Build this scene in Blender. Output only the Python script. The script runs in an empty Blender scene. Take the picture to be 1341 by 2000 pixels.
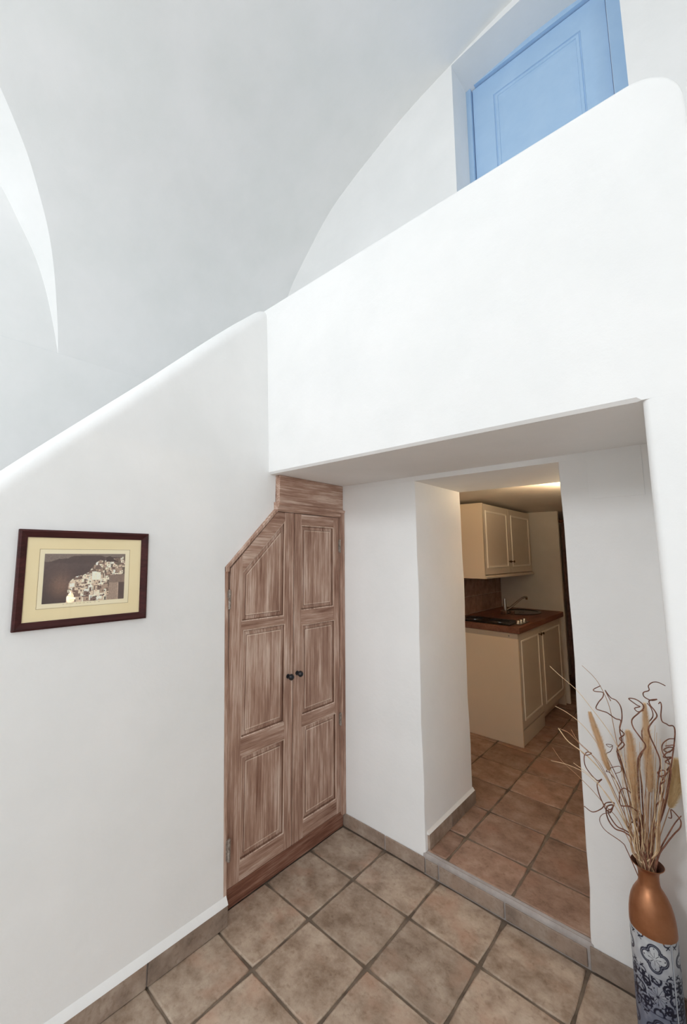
import bpy, math, random
import numpy as np
from mathutils import Vector, Matrix

random.seed(7)
rng = np.random.default_rng(7)
S = bpy.context.scene
COL = S.collection

# ------------------------------------------------------------------ camera
CAM = Vector((1.86566, -2.25472, 1.73301))
RIGHT = Vector((0.7221183, 0.6917583, 0.0039513))
UP = Vector((0.0839069, -0.0932562, 0.9921003))
FWD = Vector((-0.6866621, 0.7160822, 0.1253853))
cam_data = bpy.data.cameras.new('camera')
cam = bpy.data.objects.new('camera', cam_data)
COL.objects.link(cam)
cam_data.sensor_fit = 'HORIZONTAL'
cam_data.sensor_width = 36.0
cam_data.lens = 36.0 * 809.93 / 1341.0
cam_data.shift_x = 61.98 / 1341.0
cam_data.shift_y = -19.84 / 1341.0
cam_data.clip_start = 0.02
mw = Matrix.Identity(4)
for i in range(3):
    mw[i][0] = RIGHT[i]; mw[i][1] = UP[i]; mw[i][2] = -FWD[i]; mw[i][3] = CAM[i]
cam.matrix_world = mw
S.camera = cam

# ------------------------------------------------------------------ world, daylight, exposure
world = bpy.data.worlds.new('world'); S.world = world
world.use_nodes = True
bg = world.node_tree.nodes['Background']
bg.inputs[0].default_value = (0.80, 0.90, 1.0, 1)
bg.inputs[1].default_value = 0.6
S.view_settings.view_transform = 'Standard'
S.view_settings.look = 'None'
S.view_settings.gamma = 1.0
S.view_settings.use_curve_mapping = False
S.view_settings.exposure = 0.0
S.cycles.max_bounces = 12
S.cycles.diffuse_bounces = 7
S.cycles.glossy_bounces = 4


def area_light(name, loc, rot, sx, sy, energy, color):
    d = bpy.data.lights.new(name, 'AREA'); d.shape = 'RECTANGLE'
    d.size = sx; d.size_y = sy; d.energy = energy; d.color = color
    o = bpy.data.objects.new(name, d); COL.objects.link(o)
    o.location = loc; o.rotation_euler = rot
    return o


# daylight entering by the high window of the front wall, behind the camera (facing +y and a little down)
area_light('high_window_daylight', (0.2, -5.42, 4.0), (math.radians(72), 0, 0), 1.0, 1.0, 67, (0.93, 0.97, 1.0))
# daylight entering by the window at the front end of the right wall (facing -x)
area_light('right_window_daylight', (4.36, -4.5, 2.4), (0, math.radians(90), 0), 1.3, 1.5, 76, (0.94, 0.975, 1.0))
# daylight entering by the glazed doorway of the front wall
area_light('doorway_daylight', (3.25, -5.42, 1.1), (math.radians(90), 0, 0), 1.7, 2.1, 4, (0.95, 0.98, 1.0))


# ------------------------------------------------------------------ materials
def lin(r, g, b):
    def f(c):
        c /= 255.0
        return c / 12.92 if c <= 0.04045 else ((c + 0.055) / 1.055) ** 2.4
    return (f(r), f(g), f(b), 1)


class NT:
    def __init__(self, name):
        self.m = bpy.data.materials.new(name); self.m.use_nodes = True
        self.t = self.m.node_tree
        self.b = self.t.nodes['Principled BSDF']

    def n(self, kind, **kw):
        x = self.t.nodes.new(kind)
        for k, v in kw.items():
            if k.startswith('i_'):
                x.inputs[k[2:].replace('_', ' ')].default_value = v
            else:
                setattr(x, k, v)
        return x

    def l(self, a, b):
        self.t.links.new(a, b)

    def ramp(self, fac, stops):
        r = self.n('ShaderNodeValToRGB'); e = r.color_ramp.elements
        while len(e) < len(stops): e.new(0.5)
        for k, (p, c) in enumerate(stops):
            e[k].position = p; e[k].color = c
        self.l(fac, r.inputs[0]); return r

    def bump(self, height, strength, dist=0.002):
        b = self.n('ShaderNodeBump'); b.inputs['Strength'].default_value = strength
        b.inputs['Distance'].default_value = dist
        self.l(height, b.inputs['Height']); self.l(b.outputs[0], self.b.inputs['Normal'])


def plain(name, col, rough=0.5, metal=0.0, **kw):
    k = NT(name); k.b.inputs['Base Color'].default_value = col
    k.b.inputs['Roughness'].default_value = rough; k.b.inputs['Metallic'].default_value = metal
    for a, v in kw.items(): k.b.inputs[a.replace('_', ' ')].default_value = v
    return k.m


def plaster(name, c1, c2, bump=0.25):
    k = NT(name)
    tc = k.n('ShaderNodeTexCoord')
    n1 = k.n('ShaderNodeTexNoise', i_Scale=2.2, i_Detail=5.0, i_Roughness=0.6)
    k.l(tc.outputs['Object'], n1.inputs['Vector'])
    r = k.ramp(n1.outputs['Fac'], [(0.35, c1), (0.65, c2)])
    k.l(r.outputs[0], k.b.inputs['Base Color'])
    n2 = k.n('ShaderNodeTexNoise', i_Scale=34.0, i_Detail=5.0, i_Roughness=0.62)
    k.l(tc.outputs['Object'], n2.inputs['Vector'])
    n3 = k.n('ShaderNodeTexNoise', i_Scale=5.0, i_Detail=3.0, i_Roughness=0.5)
    k.l(tc.outputs['Object'], n3.inputs['Vector'])
    ad = k.n('ShaderNodeMath', operation='MULTIPLY_ADD')
    k.l(n3.outputs['Fac'], ad.inputs[0]); ad.inputs[1].default_value = 3.0
    k.l(n2.outputs['Fac'], ad.inputs[2])
    k.bump(ad.outputs[0], bump, 0.004)
    k.b.inputs['Roughness'].default_value = 0.85
    k.b.inputs['Specular IOR Level'].default_value = 0.2
    return k.m


def wood(name, axis, dark, mid, light, bump=0.2):
    """limed wood: streaks run along the given axis ('z' or 'y')"""
    k = NT(name)
    tc = k.n('ShaderNodeTexCoord'); oi = k.n('ShaderNodeObjectInfo')
    off = k.n('ShaderNodeVectorMath', operation='MULTIPLY_ADD')
    k.l(oi.outputs['Random'], off.inputs[0]); off.inputs[1].default_value = (7.3, 5.1, 3.7)
    k.l(tc.outputs['Object'], off.inputs[2])

    def noise(sc, det, rough):
        mp = k.n('ShaderNodeMapping')
        mp.inputs['Scale'].default_value = sc if axis == 'z' else (sc[0], sc[2], sc[1])
        k.l(off.outputs[0], mp.inputs[0])
        nz = k.n('ShaderNodeTexNoise', i_Scale=1.0, i_Detail=det, i_Roughness=rough)
        k.l(mp.outputs[0], nz.inputs['Vector']); return nz
    a = noise((85, 85, 3.2), 6.0, 0.65)
    b = noise((12, 12, 2.4), 4.0, 0.6)
    c = noise((190, 190, 6.0), 3.0, 0.6)
    m1 = k.n('ShaderNodeMath', operation='MULTIPLY_ADD'); k.l(a.outputs['Fac'], m1.inputs[0]); m1.inputs[1].default_value = 0.55
    m2 = k.n('ShaderNodeMath', operation='MULTIPLY_ADD'); k.l(b.outputs['Fac'], m2.inputs[0]); m2.inputs[1].default_value = 0.6
    m3 = k.n('ShaderNodeMath', operation='MULTIPLY'); k.l(c.outputs['Fac'], m3.inputs[0]); m3.inputs[1].default_value = 0.3
    k.l(m3.outputs[0], m1.inputs[2]); k.l(m1.outputs[0], m2.inputs[2])
    r = k.ramp(m2.outputs[0], [(0.54, dark), (0.73, mid), (0.92, light)])
    k.l(r.outputs[0], k.b.inputs['Base Color'])
    k.bump(m2.outputs[0], bump, 0.002)
    k.b.inputs['Roughness'].default_value = 0.62
    k.b.inputs['Specular IOR Level'].default_value = 0.3
    return k.m


def tile_mat(name, c_dark, c_mid, c_light, c_rust):
    k = NT(name)
    tc = k.n('ShaderNodeTexCoord'); oi = k.n('ShaderNodeObjectInfo')
    off = k.n('ShaderNodeVectorMath', operation='MULTIPLY_ADD')
    k.l(oi.outputs['Random'], off.inputs[0]); off.inputs[1].default_value = (31.0, 17.0, 23.0)
    k.l(tc.outputs['Object'], off.inputs[2])
    n1 = k.n('ShaderNodeTexNoise', i_Scale=9.0, i_Detail=7.0, i_Roughness=0.68); k.l(off.outputs[0], n1.inputs['Vector'])
    r1 = k.ramp(n1.outputs['Fac'], [(0.32, c_dark), (0.5, c_mid), (0.7, c_light)])
    n2 = k.n('ShaderNodeTexNoise', i_Scale=5.0, i_Detail=3.0, i_Roughness=0.5); k.l(off.outputs[0], n2.inputs['Vector'])
    r2 = k.ramp(n2.outputs['Fac'], [(0.53, (0, 0, 0, 1)), (0.75, (0.75, 0.75, 0.75, 1))])
    mx = k.n('ShaderNodeMix', data_type='RGBA')
    k.l(r2.outputs[0], mx.inputs[0]); k.l(r1.outputs[0], mx.inputs[6]); mx.inputs[7].default_value = c_rust
    # fine dark pits
    n3 = k.n('ShaderNodeTexNoise', i_Scale=45.0, i_Detail=4.0, i_Roughness=0.6); k.l(off.outputs[0], n3.inputs['Vector'])
    r3 = k.ramp(n3.outputs['Fac'], [(0.26, (0.74, 0.70, 0.66, 1)), (0.46, (1, 1, 1, 1))])
    mm = k.n('ShaderNodeMix', data_type='RGBA', blend_type='MULTIPLY'); mm.inputs[0].default_value = 1.0
    k.l(mx.outputs[2], mm.inputs[6]); k.l(r3.outputs[0], mm.inputs[7])
    hv = k.n('ShaderNodeHueSaturation')
    mr = k.n('ShaderNodeMapRange'); k.l(oi.outputs['Random'], mr.inputs[0]); mr.inputs[3].default_value = 0.86; mr.inputs[4].default_value = 1.12
    k.l(mr.outputs[0], hv.inputs['Value']); k.l(mm.outputs[2], hv.inputs['Color'])
    k.l(hv.outputs[0], k.b.inputs['Base Color'])
    ad = k.n('ShaderNodeMath', operation='MULTIPLY_ADD'); k.l(n1.outputs['Fac'], ad.inputs[0]); ad.inputs[1].default_value = 2.0
    k.l(n3.outputs['Fac'], ad.inputs[2])
    k.bump(ad.outputs[0], 0.25, 0.003)
    k.b.inputs['Roughness'].default_value = 0.55
    k.b.inputs['Specular IOR Level'].default_value = 0.35
    return k.m


def noisy(name, c1, c2, scale=20, rough=0.7, bump=0.2, metal=0.0):
    k = NT(name); tc = k.n('ShaderNodeTexCoord')
    n1 = k.n('ShaderNodeTexNoise', i_Scale=float(scale), i_Detail=5.0, i_Roughness=0.6)
    k.l(tc.outputs['Object'], n1.inputs['Vector'])
    r = k.ramp(n1.outputs['Fac'], [(0.35, c1), (0.65, c2)])
    k.l(r.outputs[0], k.b.inputs['Base Color'])
    k.bump(n1.outputs['Fac'], bump, 0.002)
    k.b.inputs['Roughness'].default_value = rough; k.b.inputs['Metallic'].default_value = metal
    return k.m


def painted(name, rough=0.5, bump=0.0):
    k = NT(name)
    a = k.n('ShaderNodeVertexColor', layer_name='Col')
    k.l(a.outputs['Color'], k.b.inputs['Base Color']); k.b.inputs['Roughness'].default_value = rough
    if bump:
        k.bump(a.outputs['Color'], bump, 0.0015)
    return k.m


def glow(name, col, strength):
    k = NT(name)
    k.b.inputs['Base Color'].default_value = col
    k.b.inputs['Emission Color'].default_value = col
    k.b.inputs['Emission Strength'].default_value = strength
    return k.m


M = {}
M['plaster'] = plaster('white_plaster', (0.85, 0.855, 0.85, 1), (0.895, 0.895, 0.89, 1))
M['plaster_vault'] = plaster('white_plaster_vault', (0.835, 0.85, 0.845, 1), (0.885, 0.89, 0.89, 1), 0.15)
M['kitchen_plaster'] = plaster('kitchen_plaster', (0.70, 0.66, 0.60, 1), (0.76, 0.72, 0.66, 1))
WD, WM, WL = lin(126, 89, 73), lin(176, 143, 125), lin(226, 204, 189)
M['wood_v'] = wood('limed_wood_upright', 'z', WD, WM, WL)
M['wood_h'] = wood('limed_wood_level', 'y', WD, WM, WL)
M['wood_plinth'] = wood('limed_wood_plinth', 'y', lin(82, 46, 35), lin(130, 88, 71), lin(170, 134, 116))
M['wood_edge'] = wood('limed_wood_edge', 'z', lin(150, 118, 100), lin(208, 182, 164), lin(236, 218, 204))
M['wood_groove'] = wood('limed_wood_groove', 'z', lin(84, 54, 42), lin(124, 92, 76), lin(166, 134, 116))
M['dark_gap'] = plain('dark_gap', lin(38, 20, 15), 0.9)
M['iron'] = noisy('dark_iron', lin(42, 42, 46), lin(70, 70, 74), 60, 0.42, 0.2, 0.7)
M['hinge'] = noisy('aged_hinge_metal', lin(120, 108, 100), lin(176, 166, 156), 90, 0.5, 0.2, 0.4)
M['tile'] = tile_mat('terracotta_tile', lin(138, 117, 99), lin(172, 152, 134), lin(198, 181, 163), lin(182, 144, 122))
M['tile_k_warm'] = tile_mat('terracotta_tile_warm_tint', lin(130, 103, 88), lin(158, 129, 112), lin(180, 154, 137), lin(164, 124, 105))  # same tile, reddened to put the kitchen lamp's warm light into its colour
M['tile_base'] = tile_mat('baseboard_tile', lin(128, 112, 100), lin(154, 136, 122), lin(176, 160, 146), lin(160, 134, 116))
M['grout'] = noisy('cement_grout', lin(92, 78, 66), lin(134, 118, 102), 9, 0.9, 0.4)
M['mortar'] = noisy('pale_mortar', lin(158, 150, 146), lin(178, 170, 166), 14, 0.9, 0.3)
M['blue'] = noisy('pale_blue_paint', lin(170, 202, 234), lin(178, 208, 238), 6, 0.5, 0.06)
M['cab'] = plain('cream_cabinet_lacquer', lin(216, 205, 191), 0.42)
M['cab_side'] = plain('cream_cabinet_side', lin(240, 222, 198), 0.5)
M['cab_bead'] = plain('pale_bead_edge', lin(248, 241, 230), 0.35)
M['worktop'] = wood('red_brown_worktop', 'y', lin(96, 62, 50), lin(124, 84, 68), lin(146, 106, 88), 0.05)
M['rail'] = plain('pale_metal_rail', lin(196, 184, 170), 0.45, 0.2)
M['clay'] = noisy('red_brown_clay', lin(120, 72, 52), lin(146, 92, 68), 20, 0.7, 0.2)
M['brass'] = plain('dark_brass', lin(96, 74, 46), 0.35, 0.9)
M['chrome'] = plain('chrome', lin(200, 198, 196), 0.18, 1.0)
M['steel_dark'] = plain('brushed_dark_steel', lin(92, 86, 82), 0.3, 0.9)
M['steel_black'] = plain('dark_bowl_steel', lin(52, 46, 44), 0.22, 0.9)
M['black'] = plain('black_enamel', lin(16, 15, 16), 0.25)
M['splash'] = tile_mat('splashback_tile', lin(136, 106, 92), lin(162, 132, 116), lin(180, 152, 136), lin(150, 114, 98))
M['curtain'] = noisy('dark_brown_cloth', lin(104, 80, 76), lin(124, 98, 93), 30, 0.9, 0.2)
M['rodwood'] = noisy('reddish_wood', lin(112, 66, 46), lin(140, 88, 64), 30, 0.5, 0.1)
M['frame'] = wood('dark_mahogany', 'y', lin(42, 16, 16), lin(66, 28, 27), lin(84, 40, 37), 0.05)
M['mat'] = noisy('cream_mat_board', lin(250, 232, 186), lin(252, 236, 192), 5, 0.8, 0.03)
M['mat_in'] = noisy('pale_cream_mat_board', lin(252, 240, 204), lin(254, 243, 210), 5, 0.8, 0.03)
M['mat_line'] = plain('brown_rule', lin(178, 156, 114), 0.8)
M['print'] = painted('sepia_print', 0.45)
k = NT('picture_glass')
k.b.inputs['Base Color'].default_value = (1, 1, 1, 1); k.b.inputs['Roughness'].default_value = 0.02
tr = k.n('ShaderNodeBsdfTransparent'); gl = k.n('ShaderNodeBsdfGlossy'); gl.inputs['Roughness'].default_value = 0.02
fr = k.n('ShaderNodeFresnel'); fr.inputs[0].default_value = 1.45; mxs = k.n('ShaderNodeMixShader')
ge = k.n('ShaderNodeNewGeometry'); iv = k.n('ShaderNodeMath', operation='SUBTRACT'); iv.inputs[0].default_value = 1.0; k.l(ge.outputs['Backfacing'], iv.inputs[1])
mu = k.n('ShaderNodeMath', operation='MULTIPLY'); k.l(fr.outputs[0], mu.inputs[0]); k.l(iv.outputs[0], mu.inputs[1])
k.l(mu.outputs[0], mxs.inputs[0]); k.l(tr.outputs[0], mxs.inputs[1]); k.l(gl.outputs[0], mxs.inputs[2])
k.l(mxs.outputs[0], k.t.nodes['Material Output'].inputs[0])
M['glass'] = k.m
M['copper'] = noisy('satin_copper', lin(166, 112, 78), lin(184, 128, 92), 14, 0.40, 0.06, 0.8)
M['copper_in'] = plain('dull_copper_inside', lin(92, 54, 36), 0.6, 0.5)
M['vase'] = painted('blue_white_enamel', 0.42, 0.35)
M['straw'] = noisy('dry_straw', lin(208, 178, 138), lin(236, 211, 174), 40, 0.7, 0.1)
M['straw_dark'] = noisy('dry_straw_brown', lin(158, 118, 88), lin(190, 152, 118), 40, 0.7, 0.1)
M['plume'] = noisy('plume_fluff', lin(250, 232, 204), lin(254, 242, 222), 60, 0.9, 0.1)
M['plume_pale'] = noisy('plume_fluff_pale', lin(244, 228, 194), lin(252, 240, 212), 60, 0.9, 0.1)
for key in ('plume', 'plume_pale'):
    m_ = M[key]; t_ = m_.node_tree
    tl = t_.nodes.new('ShaderNodeBsdfTranslucent'); mx_ = t_.nodes.new('ShaderNodeMixShader'); mx_.inputs[0].default_value = 0.6
    rp = [q for q in t_.nodes if q.type == 'VALTORGB'][0]; pb = t_.nodes['Principled BSDF']
    t_.links.new(rp.outputs[0], tl.inputs[0]); t_.links.new(pb.outputs[0], mx_.inputs[1]); t_.links.new(tl.outputs[0], mx_.inputs[2])
    t_.links.new(mx_.outputs[0], t_.nodes['Material Output'].inputs[0])
M['twig'] = noisy('curly_twig_bark', lin(104, 62, 46), lin(146, 98, 76), 60, 0.7, 0.2)
M['bulb'] = glow('warm_bulb', (1.0, 0.72, 0.38, 1), 22.0)
M['globe'] = glow('lit_globe', (1.0, 0.82, 0.55, 1), 30.0)


# ------------------------------------------------------------------ mesh builder
class MB:
    def __init__(self):
        self.v = []; self.f = []; self.mi = []

    def add(self, vs, fs, mi=0):
        o = len(self.v); self.v.extend([tuple(map(float, p)) for p in vs])
        self.f.extend([tuple(o + i for i in f) for f in fs])
        self.mi.extend([mi] * len(fs)); return self

    def box(self, x0, x1, y0, y1, z0, z1, mi=0, bev=0.0):
        if bev <= 0:
            vs = [(x, y, z) for x in (x0, x1) for y in (y0, y1) for z in (z0, z1)]
            fs = [(0, 1, 3, 2), (4, 6, 7, 5), (0, 4, 5, 1), (2, 3, 7, 6), (0, 2, 6, 4), (1, 5, 7, 3)]
            return self.add(vs, fs, mi)
        import bmesh
        bm = bmesh.new(); bmesh.ops.create_cube(bm, size=1)
        for q in bm.verts:
            q.co = Vector(((x0 + x1) / 2 + q.co.x * (x1 - x0), (y0 + y1) / 2 + q.co.y * (y1 - y0), (z0 + z1) / 2 + q.co.z * (z1 - z0)))
        bmesh.ops.bevel(bm, geom=bm.edges[:], offset=bev, segments=2, affect='EDGES', profile=0.5)
        bm.verts.ensure_lookup_table()
        self.add([q.co[:] for q in bm.verts], [[q.index for q in f.verts] for f in bm.faces], mi)
        bm.free(); return self

    def prism(self, poly, a0, a1, axis='x', mi=0):
        """extrude a 2-D polygon (the two other axes, in order) from a0 to a1 along axis"""
        def P(a, p):
            return {'x': (a, p[0], p[1]), 'y': (p[0], a, p[1]), 'z': (p[0], p[1], a)}[axis]
        n = len(poly)
        vs = [P(a0, p) for p in poly] + [P(a1, p) for p in poly]
        fs = [tuple(range(n))[::-1], tuple(range(n, 2 * n))] + [(i, (i + 1) % n, n + (i + 1) % n, n + i) for i in range(n)]
        return self.add(vs, fs, mi)

    def tube(self, pts, r, seg=6, mi=0, caps=True):
        pts = [Vector(p) for p in pts]; n = len(pts)
        rs = r if hasattr(r, '__len__') else [r] * n
        vs = []; up = Vector((0.3, 0.2, 1)).normalized(); prev = None
        for i, p in enumerate(pts):
            t = (pts[min(i + 1, n - 1)] - pts[max(i - 1, 0)])
            if t.length < 1e-9: t = Vector((0, 0, 1))
            t.normalize()
            if prev is None:
                a = t.cross(up)
                if a.length < 1e-4: a = t.cross(Vector((1, 0, 0)))
                a.normalize()
            else:
                a = prev - t * prev.dot(t)
                if a.length < 1e-6: a = t.orthogonal()
                a.normalize()
            prev = a; b = t.cross(a)
            for k in range(seg):
                w = 2 * math.pi * k / seg
                vs.append(p + (a * math.cos(w) + b * math.sin(w)) * rs[i])
        fs = [(i * seg + k, i * seg + (k + 1) % seg, (i + 1) * seg + (k + 1) % seg, (i + 1) * seg + k) for i in range(n - 1) for k in range(seg)]
        if caps:
            fs.append(tuple(range(seg))[::-1]); fs.append(tuple((n - 1) * seg + k for k in range(seg)))
        return self.add(vs, fs, mi)

    def lathe(self, prof, c=(0, 0, 0), seg=32, mi=0, axis='z'):
        """profile of (radius, height) spun about an axis through c"""
        vs = []
        for r, h in prof:
            for k in range(seg):
                w = 2 * math.pi * k / seg; u, v = r * math.cos(w), r * math.sin(w)
                d = {'z': (u, v, h), 'x': (h, u, v), 'y': (v, h, u)}[axis]
                vs.append((c[0] + d[0], c[1] + d[1], c[2] + d[2]))
        n = len(prof)
        fs = [(i * seg + k, i * seg + (k + 1) % seg, (i + 1) * seg + (k + 1) % seg, (i + 1) * seg + k) for i in range(n - 1) for k in range(seg)]
        fs.append(tuple(range(seg))[::-1]); fs.append(tuple((n - 1) * seg + k for k in range(seg)))
        return self.add(vs, fs, mi)

    def build(self, name, mat, parent=None, loc=(0, 0, 0), smooth=False, world=True):
        """vertices are world coordinates when world=True; the object's origin goes to loc (world)"""
        me = bpy.data.meshes.new(name)
        loc = Vector(loc)
        pw = wloc(parent) if parent else Vector((0, 0, 0))
        o0 = (loc if loc.length else pw) if world else Vector((0, 0, 0))
        me.from_pydata([tuple(Vector(p) - o0) for p in self.v], [], self.f)
        mats = mat if isinstance(mat, (list, tuple)) else [mat]
        for m in mats: me.materials.append(m)
        if len(mats) > 1: me.polygons.foreach_set('material_index', self.mi)
        import bmesh
        bm = bmesh.new(); bm.from_mesh(me); bmesh.ops.recalc_face_normals(bm, faces=bm.faces[:]); bm.to_mesh(me); bm.free()
        if smooth:
            me.polygons.foreach_set('use_smooth', [True] * len(me.polygons))
            try: me.set_sharp_from_angle(angle=math.radians(42))
            except Exception: pass
        me.update()
        o = bpy.data.objects.new(name, me); COL.objects.link(o)
        if parent:
            o.parent = parent
        o.location = (o0 - pw) if world else loc
        return o


def wloc(o):
    p = Vector((0, 0, 0))
    while o is not None:
        p = p + Vector(o.location); o = o.parent
    return p


def tag(o, label=None, cat=None, group=None, kind=None):
    if label: o['label'] = label
    if cat: o['category'] = cat
    if group: o['group'] = group
    if kind: o['kind'] = kind
    return o


def thing(name, label, cat, loc, group=None):
    o = bpy.data.objects.new(name, None); COL.objects.link(o); o.location = loc
    o.empty_display_size = 0.1
    return tag(o, label, cat, group)


def struct(o):
    o['kind'] = 'structure'; return o


def catmull(P, n=8):
    P = [Vector(p) for p in P]
    Q = [2 * P[0] - P[1]] + P + [2 * P[-1] - P[-2]]
    out = []
    for i in range(1, len(Q) - 2):
        a, b, c, d = Q[i - 1:i + 3]
        for j in range(n):
            t = j / n
            out.append(0.5 * ((2 * b) + (c - a) * t + (2 * a - 5 * b + 4 * c - d) * t * t + (3 * b - a - 3 * c + d) * t ** 3))
    out.append(Q[-2]); return out


def inset(poly, d):
    """inset of a convex polygon given counter-clockwise or clockwise"""
    n = len(poly)
    area = sum(poly[i][0] * poly[(i + 1) % n][1] - poly[(i + 1) % n][0] * poly[i][1] for i in range(n))
    s = 1 if area > 0 else -1
    out = []
    for i in range(n):
        p0, p1, p2 = (Vector(poly[(i + k) % n]) for k in (-1, 0, 1))
        e1, e2 = (p1 - p0).normalized(), (p2 - p1).normalized()
        n1, n2 = Vector((-e1.y, e1.x)) * s, Vector((-e2.y, e2.x)) * s
        b = (n1 + n2); b = b / max(1e-6, b.dot(n1))
        out.append((p1.x + b.x * d, p1.y + b.y * d))
    return out


# ------------------------------------------------------------------ structure: walls and vault
def wall_x(z):           # the stair wall leans back a little as it rises
    return 0.065 - 0.0438 * (z - 0.09)


SOFF = 2.212
BEAM_Y = -0.655

# --- stair wall (left), with a sloping rounded top and the notch for the cupboard
top_ctrl = [(-4.0, 0.95), (-3.06, 0.95), (-2.9, 1.05), (-2.45, 1.53), (-1.963, 2.035), (-1.618, 2.378), (-1.389, 2.604), (-1.105, 2.893), (-0.9, 3.096), (-0.80, 3.19), (-0.735, 3.25), (-0.68, 3.296), (-0.62, 3.312), (-0.50, 3.312)]
tc3 = catmull([(0, a, b) for a, b in top_ctrl], 8)
top_pts = [(p.y, p.z) for p in tc3]


def top_at(y):
    for (a, za), (b, zb) in zip(top_pts, top_pts[1:]):
        if a <= y <= b: return za + (zb - za) * (y - a) / max(1e-9, b - a)
    return top_pts[-1][1]


ys_a = sorted(set([round(p[0], 4) for p in top_pts if p[0] < -0.967] + [-0.967]))
ys_b = sorted(set([round(p[0], 4) for p in top_pts if -0.967 < p[0] < -0.5] + [-0.967, -0.60, -0.5]))
R_T = 0.07


def stair_piece(mb, ys, zbot):
    cols = []
    for y in ys:
        zt = top_at(y); zb = zbot(y); sl = (top_at(min(y + 0.02, -0.5)) - top_at(max(y - 0.02, -4))) / 0.04
        nrm = Vector((0, -sl, 1)).normalized()       # in (y, z)
        c = []
        zc = zt - R_T * math.sqrt(1 + sl * sl) * 1.0
        for q in (0, 0.2, 0.4, 0.6, 0.8, 1.0):
            z = zb + (zc - zb) * q
            c.append((wall_x(z), y, z))
        for k in range(1, 13):
            a = math.pi * k / 12
            dn = R_T * math.sin(a)
            xx = wall_x(zc) - R_T + R_T * math.cos(a)
            c.append((xx, y, zc + dn * math.sqrt(1 + sl * sl)))
        c.append((wall_x(zb) - 0.14, y, zb))
        cols.append(c)
    n = len(cols[0]); vs = [p for c in cols for p in c]; fs = []
    for i in range(len(cols) - 1):
        for k in range(n):
            k2 = (k + 1) % n
            fs.append((i * n + k, (i + 1) * n + k, (i + 1) * n + k2, i * n + k2))
    fs.append(tuple(range(n))); fs.append(tuple((len(cols) - 1) * n + k for k in range(n)))
    mb.add(vs, fs)


mb = MB()
stair_piece(mb, ys_a, lambda y: 0.0)
stair_piece(mb, ys_b, lambda y: 1.663 + (y + 0.967) * (2.017 - 1.663) / 0.367 if y < -0.60 else 2.19)
# white plaster lip over the baseboard tiles
mb.prism([(wall_x(0.115) - 0.02, 0.092), (0.081, 0.092), (0.079, 0.098), (wall_x(0.122), 0.122), (wall_x(0.122) - 0.02, 0.122)], -4.0, -0.951, 'y')
struct(mb.build('wall_stair', M['plaster'], smooth=True))

# --- beam / parapet block over the recess, with its rounded top and rounded right end
mb = MB()
xs = [-0.16, 0.0, 0.4, 0.8, 1.2, 1.6, 1.735, 1.748, 1.78]
zt = [3.314] * 9
for a in range(1, 13):
    w = math.radians(a * 90 / 12)
    xs.append(1.78 + 0.14 * math.sin(w)); zt.append(3.314 - 0.15 * (1 - math.cos(w)))
cols = []
rt = 0.03
for x, t in zip(xs, zt):
    e = 0.012 if x < 1.74 else 0.0002
    c = [(x, 0.35, SOFF), (x, BEAM_Y + e, SOFF), (x, BEAM_Y, SOFF + e), (x, BEAM_Y, 2.5), (x, BEAM_Y, 2.9), (x, BEAM_Y, t - rt)]
    for k in range(1, 6):
        a = math.pi / 2 * k / 6
        c.append((x, BEAM_Y + rt - rt * math.cos(a), t - rt + rt * math.sin(a)))
    c += [(x, BEAM_Y + rt, t), (x, BEAM_Y + 0.13, t), (x, BEAM_Y + 0.15, t - 0.02), (x, BEAM_Y + 0.15, 2.62), (x, 0.35, 2.62)]
    cols.append(c)
n = len(cols[0])
fs = [(i * n + k, (i + 1) * n + k, (i + 1) * n + (k + 1) % n, i * n + (k + 1) % n) for i in range(len(cols) - 1) for k in range(n)]
fs += [tuple(range(n)), tuple((len(cols) - 1) * n + k for k in range(n))]
mb.add([p for c in cols for p in c], fs)
struct(mb.build('wall_beam', M['plaster'], smooth=True))

# --- pillar at the right of the recess (soft front corner)
mb = MB()
pl = [(1.92, 0.0), (1.92, BEAM_Y), (1.772, BEAM_Y)]
for k in range(1, 7):
    a = math.pi / 2 * k / 6
    pl.append((1.772 - 0.024 * math.sin(a), BEAM_Y + 0.024 - 0.024 * math.cos(a)))
pl.append((1.748, 0.0))
mb.prism(pl, 0.0, SOFF, 'z')
struct(mb.build('wall_pillar', M['plaster'], smooth=True))

# --- back wall of the recess with the kitchen doorway (slightly uneven jamb edges)
DX0, DX1, DZ, WT = 0.583, 1.364, 2.183, 0.64
mb = MB()


def jamb(x_edge, wob):
    """rounded, wavy vertical plaster edge of the doorway seen in plan at several heights"""
    return [x_edge + wob * math.sin(3.1 * z + x_edge * 7) + wob * 0.6 * math.sin(9.3 * z) for z in np.linspace(0, 1, 15)]


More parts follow.
